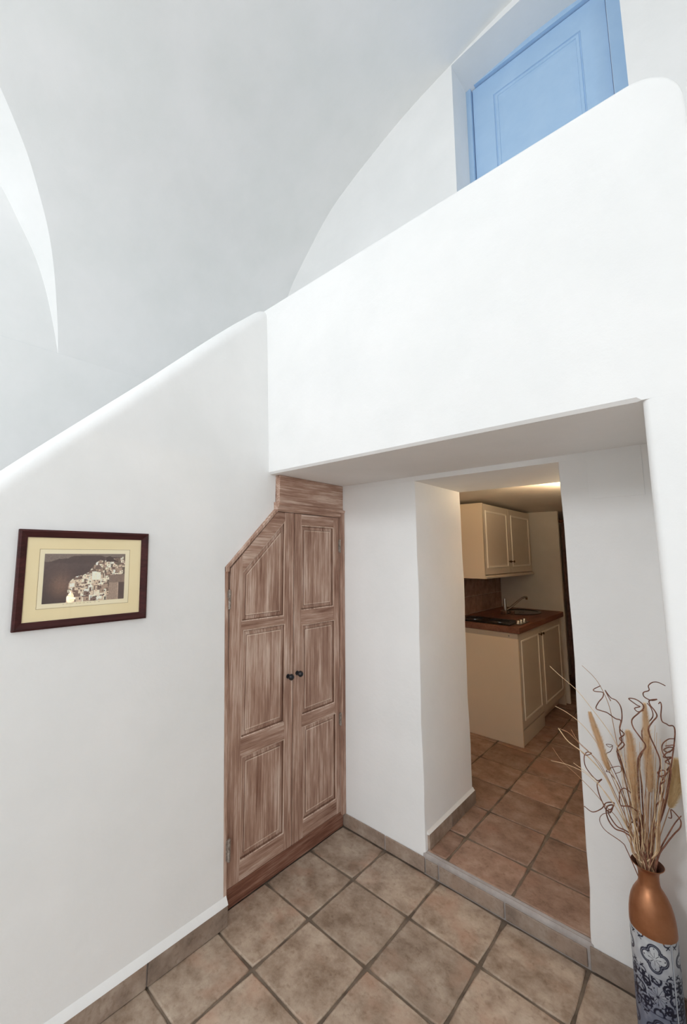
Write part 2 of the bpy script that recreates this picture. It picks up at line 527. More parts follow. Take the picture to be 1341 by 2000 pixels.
zz = np.linspace(0.0, DZ, 15)
for side in (0, 1):
    cols = []
    for i, z in enumerate(zz):
        if side == 0:
            xe = DX0 + 0.003 * math.sin(5.2 * z) + 0.002 * math.sin(13 * z + 1)
            c = [(-0.14, 0, z), (xe - 0.012, 0, z), (xe - 0.003, 0.004, z), (xe, 0.012, z), (xe, WT - 0.01, z), (xe - 0.01, WT, z), (-0.14, WT, z)]
        else:
            xe = DX1 + 0.003 * math.sin(4.1 * z + 2) + 0.002 * math.sin(11 * z) - (0.014 if z < 0.2 else 0)
            c = [(4.4, 0, z), (xe + 0.012, 0, z), (xe + 0.003, 0.004, z), (xe, 0.012, z), (xe, WT - 0.01, z), (xe + 0.01, WT, z), (4.4, WT, z)]
        cols.append(c)
    n = 7
    fs = [(i * n + k, (i + 1) * n + k, (i + 1) * n + (k + 1) % n, i * n + (k + 1) % n) for i in range(14) for k in range(n)]
    fs += [tuple(range(n)), tuple(14 * n + k for k in range(n))]
    mb.add([p for c in cols for p in c], fs)
mb.box(-0.14, 4.4, 0.0, WT, DZ, 2.3)
struct(mb.build('wall_back', M['plaster'], smooth=True))
# thin access plate plastered over, in the back wall right of the doorway
mb = MB(); mb.box(1.475, 1.680, -0.0022, 0.001, 1.992, 2.2135, bev=0.001)
struct(mb.build('trim_access_plate', M['plaster']))

# --- far upper wall with the opening of the blue door
FY = 0.35
op = [(0.777, 2.62), (0.777, 5.318), (0.84, 5.328), (0.928, 5.338), (1.072, 5.353), (1.252, 5.372), (1.45, 5.368), (1.62, 5.348), (1.750, 5.318), (1.750, 2.62)]
mb = MB()
TOPZ = 5.75
L = [(-1.45, 2.3)] + [(-1.45, TOPZ)] + [(4.55, TOPZ)] + [(4.55, 2.3)]
# build as strips around the opening
strips = []
mb.box(-1.45, op[0][0], FY, FY + 0.4, 0.0 + 2.25, TOPZ)
mb.box(op[-1][0], 4.55, FY, FY + 0.4, 2.25, TOPZ)
for (a, za), (b, zb) in zip(op[1:-1], op[2:-1]):
    mb.add([(a, FY, za), (b, FY, zb), (b, FY, TOPZ), (a, FY, TOPZ), (a, FY + 0.4, za), (b, FY + 0.4, zb), (b, FY + 0.4, TOPZ), (a, FY + 0.4, TOPZ)],
           [(0, 1, 2, 3), (7, 6, 5, 4), (0, 4, 5, 1), (3, 2, 6, 7), (0, 3, 7, 4), (1, 5, 6, 2)])
mb.box(op[0][0], op[-1][0], FY, FY + 0.4, 2.25, 2.62)
struct(mb.build('wall_upper', M['plaster']))

# --- vault with the lunette on its left flank
W = 1.3
half = [(-1.3, 3.10), (-1.255, 3.50), (-1.13, 3.97), (-0.951, 4.321), (-0.772, 4.533), (-0.44, 4.849), (-0.196, 4.991), (0.028, 5.092), (0.286, 5.195), (0.52, 5.268), (0.852, 5.345), (1.179, 5.415), (1.55, 5.46)]
prof3 = catmull([(a, 0, b) for a, b in half], 6)
outer = [(-1.299, -1.507, 3.111), (-1.276, -1.534, 3.356), (-1.216, -1.595, 3.678), (-1.144, -1.676, 3.929), (-1.037, -1.805, 4.174), (-0.956, -1.912, 4.313), (-0.886, -2.007, 4.412)]
inner = [(-1.507, 3.112), (-1.545, 3.285), (-1.608, 3.522), (-1.684, 3.729), (-1.786, 3.915), (-1.915, 4.13)]
YC = -2.75


def prof_x(z):
    for p, q in zip(prof3, prof3[1:]):
        if p.z <= z <= q.z: return p.x + (q.x - p.x) * (z - p.z) / (q.z - p.z)
    return prof3[-1].x


outer += [(prof_x(4.50), -2.12, 4.50), (prof_x(4.585), -2.28, 4.585), (prof_x(4.64), -2.45, 4.64), (prof_x(4.67), -2.62, 4.67), (prof_x(4.68), YC, 4.68)]
inner += [(-2.06, 4.30), (-2.25, 4.45), (-2.48, 4.55), (YC, 4.58)]
out_s = catmull(outer, 5)
inn_s = catmull([(-W, a, b) for a, b in inner], 6)


def resample(P, n):
    d = [0.0]
    for a, b in zip(P, P[1:]): d.append(d[-1] + (b - a).length)
    o = []
    for t in np.linspace(0, d[-1], n):
        for i in range(len(P) - 1):
            if d[i] <= t + 1e-9 <= d[i + 1] + 2e-9:
                s = (t - d[i]) / max(1e-9, d[i + 1] - d[i]); o.append(P[i].lerp(P[i + 1], s)); break
        else: o.append(P[-1].copy())
    return o


NO = 40
OUT = resample(out_s, NO); INN = resample(inn_s, NO)
Y_REAR, Y_FAR = -5.5, FY
rows = []     # (x, z, yR or None)
for p in OUT: rows.append((prof_x(max(3.10, p.z)), max(3.10, p.z), p.y))
rows_top = [(p.x, p.z, None) for p in prof3 if p.z > 4.69]
mirror = [(3.1 - p.x, p.z, None) for p in reversed(prof3[:-1])]
mb = MB()
NC = 7


def strip(rowlist, f0, f1):
    vs = []; fs = []
    for x, z, yr in rowlist:
        a, b = f0(yr), f1(yr)
        for k in range(NC): vs.append((x, a + (b - a) * k / (NC - 1), z))
    for i in range(len(rowlist) - 1):
        for k in range(NC - 1):
            fs.append((i * NC + k, i * NC + k + 1, (i + 1) * NC + k + 1, (i + 1) * NC + k))
    mb.add(vs, fs)


low = [(-1.3, z, None) for z in (0.0, 1.5, 2.7)] + [rows[0][:2] + (None,)]
strip(low, lambda yr: Y_REAR, lambda yr: Y_FAR)
strip(rows, lambda yr: yr, lambda yr: Y_FAR)
strip(rows, lambda yr: Y_REAR, lambda yr: 2 * YC - yr)
strip([rows[-1][:2] + (None,)] + rows_top + mirror, lambda yr: Y_REAR, lambda yr: Y_FAR)
for sgn in (0, 1):
    fl = (lambda y: y) if sgn == 0 else (lambda y: 2 * YC - y)
    vs = []
    for a, b in zip(OUT, INN):
        ax = prof_x(max(3.10, a.z))
        for t in (0, 0.25, 0.5, 0.75, 1.0):
            vs.append((ax + (b.x - ax) * t, fl(a.y + (b.y - a.y) * t), a.z + (b.z - a.z) * t))
    fs = [(i * 5 + k, i * 5 + k + 1, (i + 1) * 5 + k + 1, (i + 1) * 5 + k) for i in range(NO - 1) for k in range(4)]
    mb.add(vs, fs)
vault = mb.build('ceiling', M['plaster_vault'])
import bmesh as _bm
_b = _bm.new(); _b.from_mesh(vault.data); _bm.ops.remove_doubles(_b, verts=_b.verts[:], dist=0.0008); _bm.ops.recalc_face_normals(_b, faces=_b.faces[:])
_b.to_mesh(vault.data); _b.free()
vault.data.polygons.foreach_set('use_smooth', [True] * len(vault.data.polygons)); vault.data.set_sharp_from_angle(angle=math.radians(30))
struct(vault)
# end wall of the lunette
mb = MB()
ring = [(-W, p.y, p.z) for p in INN] + [(-W, 2 * YC - p.y, p.z) for p in reversed(INN[:-1])]
mb.add(ring + [(-W, YC, 3.3)], [(i, i + 1, len(ring)) for i in range(len(ring) - 1)] + [(len(ring) - 1, 0, len(ring))])
struct(mb.build('wall_lunette', M['plaster_vault']))
# right wall, and front wall with a doorway and a high window (all out of the picture)
mb = MB()
RX = 4.4
for q in ((-5.5, -5.17, 0, 3.12), (-5.17, -3.83, 0, 1.63), (-5.17, -3.83, 3.07, 3.12), (-3.83, 0.4, 0, 3.12)):
    mb.box(RX, RX + 0.3, q[0], q[1], q[2], q[3])
struct(mb.build('wall_right', M['plaster']))
mb = MB()
for q in ((-1.45, -0.32, 0, TOPZ), (-0.32, 0.72, 0, 3.48), (-0.32, 0.72, 4.52, TOPZ), (0.72, 2.38, 0, TOPZ), (2.38, 4.12, 2.17, TOPZ), (4.12, 4.7, 0, TOPZ)):
    mb.box(q[0], q[1], -5.8, -5.5, q[2], q[3])
struct(mb.build('wall_front', M['plaster']))

# --- kitchen shell
KX0, KX1, KY1, KZ0, KZ1 = -0.085, 1.82, 3.2, 0.105, 2.25
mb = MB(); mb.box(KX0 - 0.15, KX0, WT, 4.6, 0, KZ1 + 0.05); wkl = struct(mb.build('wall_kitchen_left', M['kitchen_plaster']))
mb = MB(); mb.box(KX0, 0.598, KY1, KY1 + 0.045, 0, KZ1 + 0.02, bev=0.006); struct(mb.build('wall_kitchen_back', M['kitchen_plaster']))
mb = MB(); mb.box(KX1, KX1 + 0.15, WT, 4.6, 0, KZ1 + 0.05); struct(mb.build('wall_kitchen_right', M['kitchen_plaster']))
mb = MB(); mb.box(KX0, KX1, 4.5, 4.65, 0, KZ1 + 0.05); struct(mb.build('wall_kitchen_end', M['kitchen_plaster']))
# kitchen ceiling, slightly domed plaster
mb = MB(); N = 9
vs = []
for i in range(N):
    for j in range(N):
        x = KX0 + (KX1 - KX0) * i / (N - 1); y = WT - 0.01 + (4.6 - WT) * j / (N - 1)
        vs.append((x, y, KZ1 + 0.02 * math.sin(1.7 * x + 0.5) * math.sin(1.1 * y)))
o0 = len(vs)
vs += [(v[0], v[1], KZ1 + 0.06) for v in vs[:]]
fs = [(i * N + j, i * N + j + 1, (i + 1) * N + j + 1, (i + 1) * N + j) for i in range(N - 1) for j in range(N - 1)]
fs += [tuple(o0 + q for q in f) for f in fs]
mb.add(vs, fs)
struct(mb.build('ceiling_kitchen', M['kitchen_plaster'], smooth=True))

# ------------------------------------------------------------------ floors and tiles
PITCH = 0.34
mb = MB(); mb.box(-1.3, 4.4, -5.6, 0.0, -0.12, -0.006)
floor = struct(mb.build('floor', M['grout']))
mb = MB(); mb.box(KX0, KX1, 0.004, 4.6, -0.1, KZ0 - 0.005)
floor_k = struct(mb.build('floor_kitchen', M['grout']))


def tile_mesh(name, w, d, h, mat, seed, full=True):
    r = random.Random(seed); per = 4
    pts = []
    def side(a, b):
        for k in range(per):
            t = k / per; pts.append((a[0] + (b[0] - a[0]) * t, a[1] + (b[1] - a[1]) * t))
    x, y = w / 2, d / 2
    side((-x, -y), (x, -y)); side((x, -y), (x, y)); side((x, y), (-x, y)); side((-x, y), (-x, -y))
    jit = 0.0016
    pts = [(p[0] + r.uniform(-jit, jit), p[1] + r.uniform(-jit, jit)) for p in pts]
    for c in range(0, len(pts), per):
        p = pts[c]; pts[c] = (p[0] * (1 - 0.004 / max(x, 0.02)), p[1] * (1 - 0.004 / max(y, 0.02)))
    n = len(pts); vs = []
    bv = min(0.006, x * 0.4, y * 0.4)
    vs += [(p[0], p[1], -0.012) for p in pts]
    vs += [(p[0], p[1], h - 0.003) for p in pts]
    vs += [(p[0] * (1 - bv / x), p[1] * (1 - bv / y), h + r.uniform(-0.0006, 0.0006)) for p in pts]
    fs = [(k, (k + 1) % n, n + (k + 1) % n, n + k) for k in range(n)] + [(n + k, n + (k + 1) % n, 2 * n + (k + 1) % n, 2 * n + k) for k in range(n)]
    fs.append(tuple(range(2 * n, 3 * n)))
    me = bpy.data.meshes.new(name); me.from_pydata(vs, [], fs); me.materials.append(mat)
    me.polygons.foreach_set('use_smooth', [k >= n and k < 2 * n for k in range(len(fs))]); me.update()
    return me


def lay_tiles(parent, mat, x0, y0, px, py, xr, yr, z, name, gap=0.011):
    full = [tile_mesh(name, px - gap, py - gap, 0.0, mat, 100 + s) for s in range(5)]
    i0, i1 = math.floor((xr[0] - x0) / px), math.ceil((xr[1] - x0) / px)
    j0, j1 = math.floor((yr[0] - y0) / py), math.ceil((yr[1] - y0) / py)
    r = random.Random(5)
    for i in range(i0, i1):
        for j in range(j0, j1):
            a, b = x0 + i * px + gap / 2, x0 + (i + 1) * px - gap / 2
            c, d = y0 + j * py + gap / 2, y0 + (j + 1) * py - gap / 2
            ca, cb, cc, cd = max(a, xr[0]), min(b, xr[1]), max(c, yr[0]), min(d, yr[1])
            if cb - ca < 0.012 or cd - cc < 0.012: continue
            if cb - ca > b - a - 1e-4 and cd - cc > d - c - 1e-4:
                me = full[r.randrange(5)]
            else:
                me = tile_mesh(name, cb - ca, cd - cc, 0.0, mat, i * 31 + j)
            o = bpy.data.objects.new(name, me); COL.objects.link(o); o.parent = parent
            o.location = ((ca + cb) / 2, (cc + cd) / 2, z + r.uniform(-0.0008, 0.0008))


lay_tiles(floor, M['tile'], -0.0171, 0.025, PITCH, PITCH, (0.004, 4.39), (-4.4, -0.014), 0.0, 'tile')
lay_tiles(floor_k, M['tile_k_warm'], 0.6968, -0.0715, 0.3357, 0.3442, (KX0, KX1), (0.022, 4.45), KZ0, 'tile', 0.009)

# step riser of tiles with a pale mortar nosing
mb = MB()
mb.prism([(0.012, -0.02), (-0.001, -0.02), (-0.004, 0.074), (-0.006, 0.084), (-0.003, 0.094), (0.006, 0.101), (0.02, 0.1025), (0.02, -0.02)], DX0 - 0.01, DX1 + 0.0, 'x')
riser = struct(mb.build('trim_step_riser', M['mortar'], smooth=True))
for a, b in ((DX0 + 0.004, 0.659), (0.667, 0.999), (1.007, 1.340)):
    mb = MB(); mb.box(a, b, -0.010, 0.004, 0.003, 0.074, bev=0.003)
    mb.build('tile', M['tile_base'], riser, loc=((a + b) / 2, -0.004, 0.04))

# baseboard tiles
bb = MB(); bb.box(0.004, DX0 - 0.002, -0.006, 0.0, 0.0, 0.074); bb_back = struct(bb.build('baseboard_back', M['mortar']))
for a, b in ((0.006, 0.319), (0.327, DX0 - 0.002)):
    mb = MB(); mb.box(a, b, -0.011, -0.002, 0.002, 0.079, bev=0.003); mb.build('tile', M['tile_base'], bb_back, loc=((a + b) / 2, -0.006, 0.04))
bb = MB(); bb.box(DX1 - 0.004, 1.748, -0.006, 0.0, 0.0, 0.088); bb_r = struct(bb.build('baseboard_right', M['mortar']))
for a, b in ((1.352, 1.659), (1.667, 1.746)):
    mb = MB(); mb.box(a, b, -0.012, -0.002, 0.002, 0.092, bev=0.003); mb.build('tile', M['tile_base'], bb_r, loc=((a + b) / 2, -0.006, 0.045))
bb = MB(); bb.box(0.058, 0.072, -4.0, -0.953, 0.0, 0.09); bb_l = struct(bb.build('baseboard_left', M['mortar']))
y = -0.951
for k in range(9):
    y1 = -1.339 - 0.34 * k
    mb = MB(); mb.box(0.068, 0.081, y1 + 0.003, y - (0.003 if k else 0), 0.002, 0.093, bev=0.003)
    mb.build('tile', M['tile_base'], bb_l, loc=(0.075, (y + y1) / 2, 0.045)); y = y1
bb = MB(); bb.box(DX0 - 0.004, DX0 + 0.006, 0.03, WT + 0.005, KZ0 - 0.01, KZ0 + 0.078); bb_j = struct(bb.build('baseboard_doorway', M['mortar']))
for a, b in ((0.026, 0.30), (0.306, WT + 0.012)):
    mb = MB(); mb.box(DX0 + 0.001, DX0 + 0.016, a, b, KZ0, KZ0 + 0.08, bev=0.003); mb.build('tile', M['tile_base'], bb_j, loc=(DX0 + 0.008, (a + b) / 2, KZ0 + 0.04))
mb = MB(); mb.prism([(DX0 - 0.004, KZ0 + 0.08), (DX0 + 0.015, KZ0 + 0.08), (DX0 + 0.002, KZ0 + 0.096), (DX0 - 0.004, KZ0 + 0.096)], 0.02, WT, 'y')
mb.build('plaster_lip', M['plaster'], bb_j, loc=(DX0, 0.3, KZ0 + 0.085))

# ------------------------------------------------------------------ blue door (upper wall)
door = MB()
DY = 0.60
# arched frame with a straight-headed rebate
ftop = [(0.72, 5.425), (0.80, 5.44), (0.945, 5.452), (1.179, 5.462), (1.40, 5.458), (1.62, 5.443), (1.80, 5.425)]
LX0, LX1, LZ = 0.812, 1.672, 5.328
fr = door
for (a, za), (b, zb) in zip(ftop, ftop[1:]):
    fr.add([(a, DY, LZ), (b, DY, LZ), (b, DY, zb), (a, DY, za), (a, DY + 0.07, LZ), (b, DY + 0.07, LZ), (b, DY + 0.07, zb), (a, DY + 0.07, za)],
           [(0, 1, 2, 3), (7, 6, 5, 4), (0, 4, 5, 1), (3, 2, 6, 7), (0, 3, 7, 4), (1, 5, 6, 2)])
fr.box(0.70, LX0, DY, DY + 0.07, 2.62, LZ); fr.box(LX1, 1.80, DY, DY + 0.07, 2.62, LZ)
blue = struct(door.build('door_1', M['blue']))


def loops_panel(mb, poly, y0, spec, mis=None):
    """concentric loops on a plane y=y0 (poly in x,z); spec = [(inset, depth)...] depth + = away from viewer"""
    loops = [[(p[0], y0 + d, p[1]) for p in inset(poly, i)] for i, d in spec]
    n = len(poly); base = len(mb.v)
    for L_ in loops: mb.v.extend(L_)
    for k in range(len(loops) - 1):
        for i in range(n):
            mb.f.append((base + k * n + i, base + k * n + (i + 1) % n, base + (k + 1) * n + (i + 1) % n, base + (k + 1) * n + i)); mb.mi.append(0)
    mb.f.append(tuple(base + (len(loops) - 1) * n + i for i in range(n))); mb.mi.append(0)


leaf = MB()
LY = DY + 0.028
stiles = [(LX0 + 0.006, 0.968), (1.528, LX1 - 0.006)]
leaf.box(stiles[0][0], stiles[0][1], LY, LY + 0.04, 2.64, LZ - 0.006)
leaf.box(stiles[1][0], stiles[1][1], LY, LY + 0.04, 2.64, LZ - 0.006)
for a, b in ((5.16, LZ - 0.006), (3.80, 3.95), (2.64, 2.84)):
    leaf.box(0.968, 1.528, LY, LY + 0.04, a, b)
lf = leaf.build('door_leaf', M['blue'], blue)
for a, b in ((3.95, 5.16), (2.84, 3.80)):
    pm = MB(); loops_panel(pm, [(0.968, a), (1.528, a), (1.528, b), (0.968, b)], LY, [(0.0, 0.0), (0.004, 0.009), (0.009, 0.010), (0.012, 0.004), (0.028, 0.004), (0.031, 0.010), (0.06, 0.007)])
    pm.build('panel', M['blue'], lf)

# ------------------------------------------------------------------ limed wood cupboard under the stair
cup = thing('cupboard', 'limed brown wood cupboard with two panelled doors and one sloping corner under the stair', 'cupboard', (0.0, -0.45, 0.0))
XF = 0.006          # face of the doors
g = MB(); g.box(-0.5, -0.03, -0.95, -0.0, 0.02, 1.6); g.prism([(-0.95, 1.6), (-0.58, 1.98), (0.0, 1.98), (0.0, 1.6)], -0.5, -0.03, 'x')
g.build('inside', M['dark_gap'], cup)
f = MB()
f.prism([(-0.06, 0.012), (wall_x(0.10) - 0.002, 0.012), (wall_x(0.10) - 0.002, 0.10), (wall_x(1.664) + 0.004, 1.664), (-0.06, 1.664)], -0.9665, -0.948, 'y')
f.prism([(-0.9665, 1.640), (-0.9665, 1.664), (-0.602, 2.017), (-0.602, 1.998), (-0.947, 1.6615), (-0.947, 1.640)], -0.06, XF + 0.006, 'x')
f.build('frame_left', M['wood_v'], cup)
f = MB(); f.box(-0.06, XF + 0.018, -0.036, -0.001, 0.080, 2.03, bev=0.003)
f.build('frame_right', M['wood_v'], cup)
f = MB(); f.box(-0.06, XF + 0.004, -0.600, -0.001, 2.02, 2.2115, bev=0.003)
f.build('top_board', M['wood_h'], cup)
f = MB()
f.prism([(-0.06, 1.988), (XF + 0.004, 1.988), (XF + 0.012, 1.998), (XF + 0.012, 2.012), (XF + 0.022, 2.024), (XF + 0.022, 2.034), (XF + 0.004, 2.044), (-0.06, 2.044)], -0.618, -0.001, 'y')
f.build('moulding', M['wood_h'], cup)
f = MB(); f.box(-0.06, XF + 0.002, -0.955, -0.012, 0.004, 0.094, bev=0.003)
f.build('plinth', M['wood_plinth'], cup)


def yz_panel(mb, poly, x0, spec, mis):
    loops = [[(x0 - d, p[0], p[1]) for p in inset(poly, i)] for i, d in spec]
    n = len(poly); base = len(mb.v)
    for L_ in loops: mb.v.extend(L_)
    for k in range(len(loops) - 1):
        for i in range(n):
            mb.f.append((base + k * n + i, base + k * n + (i + 1) % n, base + (k + 1) * n + (i + 1) % n, base + (k + 1) * n + i)); mb.mi.append(mis[k])
    mb.f.append(tuple(base + (len(loops) - 1) * n + i for i in range(n))); mb.mi.append(mis[-1])


PSPEC = [(0.0, 0.0), (0.0058, 0.0018), (0.0075, 0.0085), (0.010, 0.011), (0.0275, 0.009), (0.0300, 0.0060), (0.0340, 0.0040), (0.0365, 0.0052), (0.05, 0.0045)]
PMI = [1, 2, 2, 0, 2, 1, 1, 0, 0]


def cup_door(name, panels, rails, stiles_):
    d = MB()
    for pg in stiles_: d.prism(pg, -0.03, XF, 'x')
    dr = d.build(name, M['wood_v'], cup)
    for pg in rails:
        r_ = MB(); r_.prism(pg, -0.03, XF - 0.0006, 'x'); r_.build('rail', M['wood_h'], dr)
    for pg in panels:
        p_ = MB(); yz_panel(p_, pg, XF - 0.0003, PSPEC, PMI)
        p_.build('panel', [M['wood_v'], M['wood_edge'], M['wood_groove']], dr)
    return dr


# left leaf
A0, A1 = -0.934, -0.4755           # outer edges
P0, P1 = -0.858, -0.548            # panel edges
left = cup_door('door',
    [[(P0, 1.370), (P1, 1.370), (P1, 1.934), (P0, 1.633)],
     [(-0.845, 0.775), (-0.538, 0.775), (-0.538, 1.325), (-0.845, 1.325)],
     [(-0.835, 0.185), (-0.532, 0.185), (-0.532, 0.682), (-0.835, 0.682)]],
    [[(-0.8585, 1.6325), (P1, 1.934), (P1, 1.984), (-0.609, 1.984), (-0.8585, 1.7325)],
     [(-0.858, 1.325), (P1, 1.325), (P1, 1.370), (-0.858, 1.370)],
     [(-0.845, 0.682), (-0.535, 0.682), (-0.535, 0.775), (-0.845, 0.775)],
     [(-0.845, 0.096), (-0.53, 0.096), (-0.53, 0.185), (-0.845, 0.185)]],
    [[(P1, 1.326), (-0.538, 1.326), (-0.538, 0.683), (-0.532, 0.683), (-0.532, 0.096), (A1, 0.096), (A1, 1.986), (P1, 1.986)],
     [(A0, 0.096), (-0.835, 0.096), (-0.835, 0.690), (-0.845, 0.690), (-0.845, 1.330), (P0, 1.330), (P0, 1.733), (A0, 1.657)]])
B0, B1 = -0.4685, -0.042
right = cup_door('door',
    [[(-0.408, 1.388), (-0.100, 1.388), (-0.100, 1.915), (-0.408, 1.915)],
     [(-0.395, 0.772), (-0.090, 0.772), (-0.090, 1.300), (-0.395, 1.300)],
     [(-0.380, 0.186), (-0.078, 0.186), (-0.078, 0.707), (-0.380, 0.707)]],
    [[(-0.408, 1.915), (-0.100, 1.915), (-0.100, 1.984), (-0.408, 1.984)],
     [(-0.408, 1.300), (-0.090, 1.300), (-0.090, 1.388), (-0.408, 1.388)],
     [(-0.395, 0.707), (-0.078, 0.707), (-0.078, 0.772), (-0.395, 0.772)],
     [(-0.380, 0.096), (-0.078, 0.096), (-0.078, 0.186), (-0.380, 0.186)]],
    [[(B0, 0.096), (-0.380, 0.096), (-0.380, 0.708), (-0.395, 0.708), (-0.395, 1.301), (-0.408, 1.301), (-0.408, 1.985), (B0, 1.985)],
     [(-0.100, 1.985), (-0.100, 1.301), (-0.090, 1.301), (-0.090, 0.708), (-0.078, 0.708), (-0.078, 0.096), (B1, 0.096), (B1, 1.985)]])
for par, yk, zk in ((left, -0.512, 1.022), (right, -0.437, 1.026)):
    kb = MB(); kb.lathe([(0.001, XF - 0.001), (0.013, XF), (0.013, XF + 0.004), (0.006, XF + 0.007), (0.006, XF + 0.015), (0.013, XF + 0.019), (0.0175, XF + 0.027), (0.0175, XF + 0.033), (0.013, XF + 0.041), (0.006, XF + 0.045), (0.001, XF + 0.0445)], (0, yk, zk), 18, 0, 'x')
    kb.build('knob', M['iron'], par, smooth=True)
for par, yk, za, zb in ((left, -0.9415, 1.445, 1.545), (left, -0.9415, 0.262, 0.362), (right, -0.038, 1.745, 1.835), (right, -0.038, 0.62, 0.70)):
    hx = (wall_x((za + zb) / 2) if yk < -0.9 else XF) + 0.006
    h = MB(); h.lathe([(0.001, za), (0.0065, za), (0.0075, za + 0.005), (0.0065, za + 0.01), (0.0065, (za + zb) / 2 - 0.003), (0.005, (za + zb) / 2), (0.0065, (za + zb) / 2 + 0.003), (0.0065, zb - 0.01), (0.0075, zb - 0.005), (0.0065, zb), (0.001, zb)], (hx, yk, 0), 10)
    h.box(hx - 0.011, hx - 0.003, yk - 0.012, yk + 0.012, za + 0.006, zb - 0.006)
    h.build('hinge', M['hinge'], par, smooth=True)
# light batten covering the meeting edge of the left leaf
c_ = MB(); c_.prism([(XF - 0.002, -0.4860), (XF + 0.003, -0.4835), (XF + 0.003, -0.4765), (XF - 0.002, -0.4745)][0:4], 0.10, 1.983, 'z'); c_.build('meeting_bead', M['wood_v'], left)

# ------------------------------------------------------------------ framed print on the stair wall
tilt = math.atan(0.0438)
pcx, pcy, pcz = wall_x(1.635), -1.6425, 1.635
pic = thing('framed_print', 'sepia village print in a cream mat and dark brown frame on the white wall', 'picture', (pcx, pcy, pcz))
pic.rotation_euler = (0, -tilt, 0)
HW, HH = 0.2475, 0.1875


def pbuild(mb, name, mat, parent=pic): return mb.build(name, mat, parent, world=False)


fb = MB(); bw = 0.029
for poly in ([(-HW, -HH), (HW, -HH), (HW - bw, -HH + bw), (-HW + bw, -HH + bw)], [(HW, -HH), (HW, HH), (HW - bw, HH - bw), (HW - bw, -HH + bw)],
             [(HW, HH), (-HW, HH), (-HW + bw, HH - bw), (HW - bw, HH - bw)], [(-HW, HH), (-HW, -HH), (-HW + bw, -HH + bw), (-HW + bw, HH - bw)]):
    o_ = [Vector((p[0], p[1])) for p in poly]
    c0, c1, i1, i0 = o_
    vs = [(0.0, c0.x, c0.y), (0.0, c1.x, c1.y), (0.0, i1.x, i1.y), (0.0, i0.x, i0.y), (0.017, c0.x, c0.y), (0.017, c1.x, c1.y), (0.021, *(c1.lerp(i1, .25))), (0.021, *(c0.lerp(i0, .25))), (0.012, i1.x, i1.y), (0.012, i0.x, i0.y)]
    fb.add(vs, [(0, 1, 5, 4), (4, 5, 6, 7), (7, 6, 8, 9), (9, 8, 2, 3), (0, 3, 2, 1), (1, 2, 8, 6, 5), (0, 4, 7, 9, 3)])
pbuild(fb, 'frame', M['frame'])
mt = MB(); mt.box(0.001, 0.006, -HW + 0.02, HW - 0.02, -HH + 0.02, HH - 0.02); mat_o = pbuild(mt, 'mat', M['mat'])
mi_ = MB()
iy0, iy1, iz0, iz1 = -0.175, 0.1695, -0.114, 0.114
mi_.box(0.0055, 0.0064, iy0, iy1, iz0, iz1); pbuild(mi_, 'inner_mat', M['mat_in'])
ln = MB(); t_ = 0.0013
for a in ((iy0, iy1, iz0, iz0 + t_), (iy0, iy1, iz1 - t_, iz1), (iy0, iy0 + t_, iz0, iz1), (iy1 - t_, iy1, iz0, iz1)): ln.box(0.0060, 0.0069, *a)
pbuild(ln, 'mat_rule', M['mat_line'])
cp = MB(); r_ = random.Random(3); yy = -0.085
while yy < 0.05:
    w_ = r_.uniform(0.003, 0.009); cp.box(0.0060, 0.0066, yy, yy + w_, -0.1015, -0.1003); yy += w_ + r_.uniform(0.002, 0.012)
pbuild(cp, 'caption', M['mat_line'])


def vnoise(x, y, seed=0):
    xi, yi = np.floor(x).astype(int), np.floor(y).astype(int); fx, fy = x - xi, y - yi
    def h(a, b):
        n_ = (a * 374761393 + b * 668265263 + seed * 974711) & 0x7fffffff
        n_ = ((n_ ^ (n_ >> 13)) * 1274126177) & 0x7fffffff
        return (n_ & 0xffff) / 65535.0
    sx, sy = fx * fx * (3 - 2 * fx), fy * fy * (3 - 2 * fy)
    return (h(xi, yi) * (1 - sx) + h(xi + 1, yi) * sx) * (1 - sy) + (h(xi, yi + 1) * (1 - sx) + h(xi + 1, yi + 1) * sx) * sy


def lin_arr(a):
    a = np.clip(a / 255.0, 0, 1)
    return np.where(a <= 0.04045, a / 12.92, ((a + 0.055) / 1.055) ** 2.4)


def set_colors(me, rgb):
    ca = me.color_attributes.new('Col', 'FLOAT_COLOR', 'POINT')
    ca.data.foreach_set('color', np.c_[rgb, np.ones(len(rgb))].astype(np.float32).ravel())


# the printed picture: sea, distant island, white village on the slope
NU, NV = 220, 132
U, V = np.meshgrid(np.linspace(0, 1, NU), np.linspace(0, 1, NV))
img = np.zeros((NV, NU, 3))
sea_and_glow = np.stack([96 - 30 * V + 44 * np.exp(-((U - .2) / .14) ** 2 - ((V - .66) / .26) ** 2), 80 - 28 * V + 32 * np.exp(-((U - .2) / .14) ** 2 - ((V - .66) / .26) ** 2), 77 - 27 * V + 22 * np.exp(-((U - .2) / .14) ** 2 - ((V - .66) / .26) ** 2)], -1)  # sea tone, plus a lamp reflection's glow painted into it at the left
img[:] = sea_and_glow
ridge = np.interp(U, [0, .08, .16, .27, .33, .45, .6, .67, .72, 1], [.16, .15, .10, .09, .04, .035, .03, .03, .06, .06]) + 0.008 * vnoise(U * 30, U * 0)
sky = V < ridge
img[sky] = np.array([124, 110, 102])
isl = (~sky) & (V < np.interp(U, [0, .1, .25, .7], [.17, .18, .20, .22])) & (U < .72)
img[isl] = np.array([84, 69, 66])
edge = np.interp(U, [0, .255, .27, .29, .31, .35, .38, .46, .50, .54, .57, .62, .67, .72, .8, 1.0], [2, 2, .95, .62, .56, .50, .47, .45, .41, .36, .28, .18, .13, .15, .12, .05])
slope = V > edge
base = 150 + 60 * vnoise(U * 26, V * 16, 3) - 50 * vnoise(U * 60, V * 40, 5)
rr = random.Random(11)
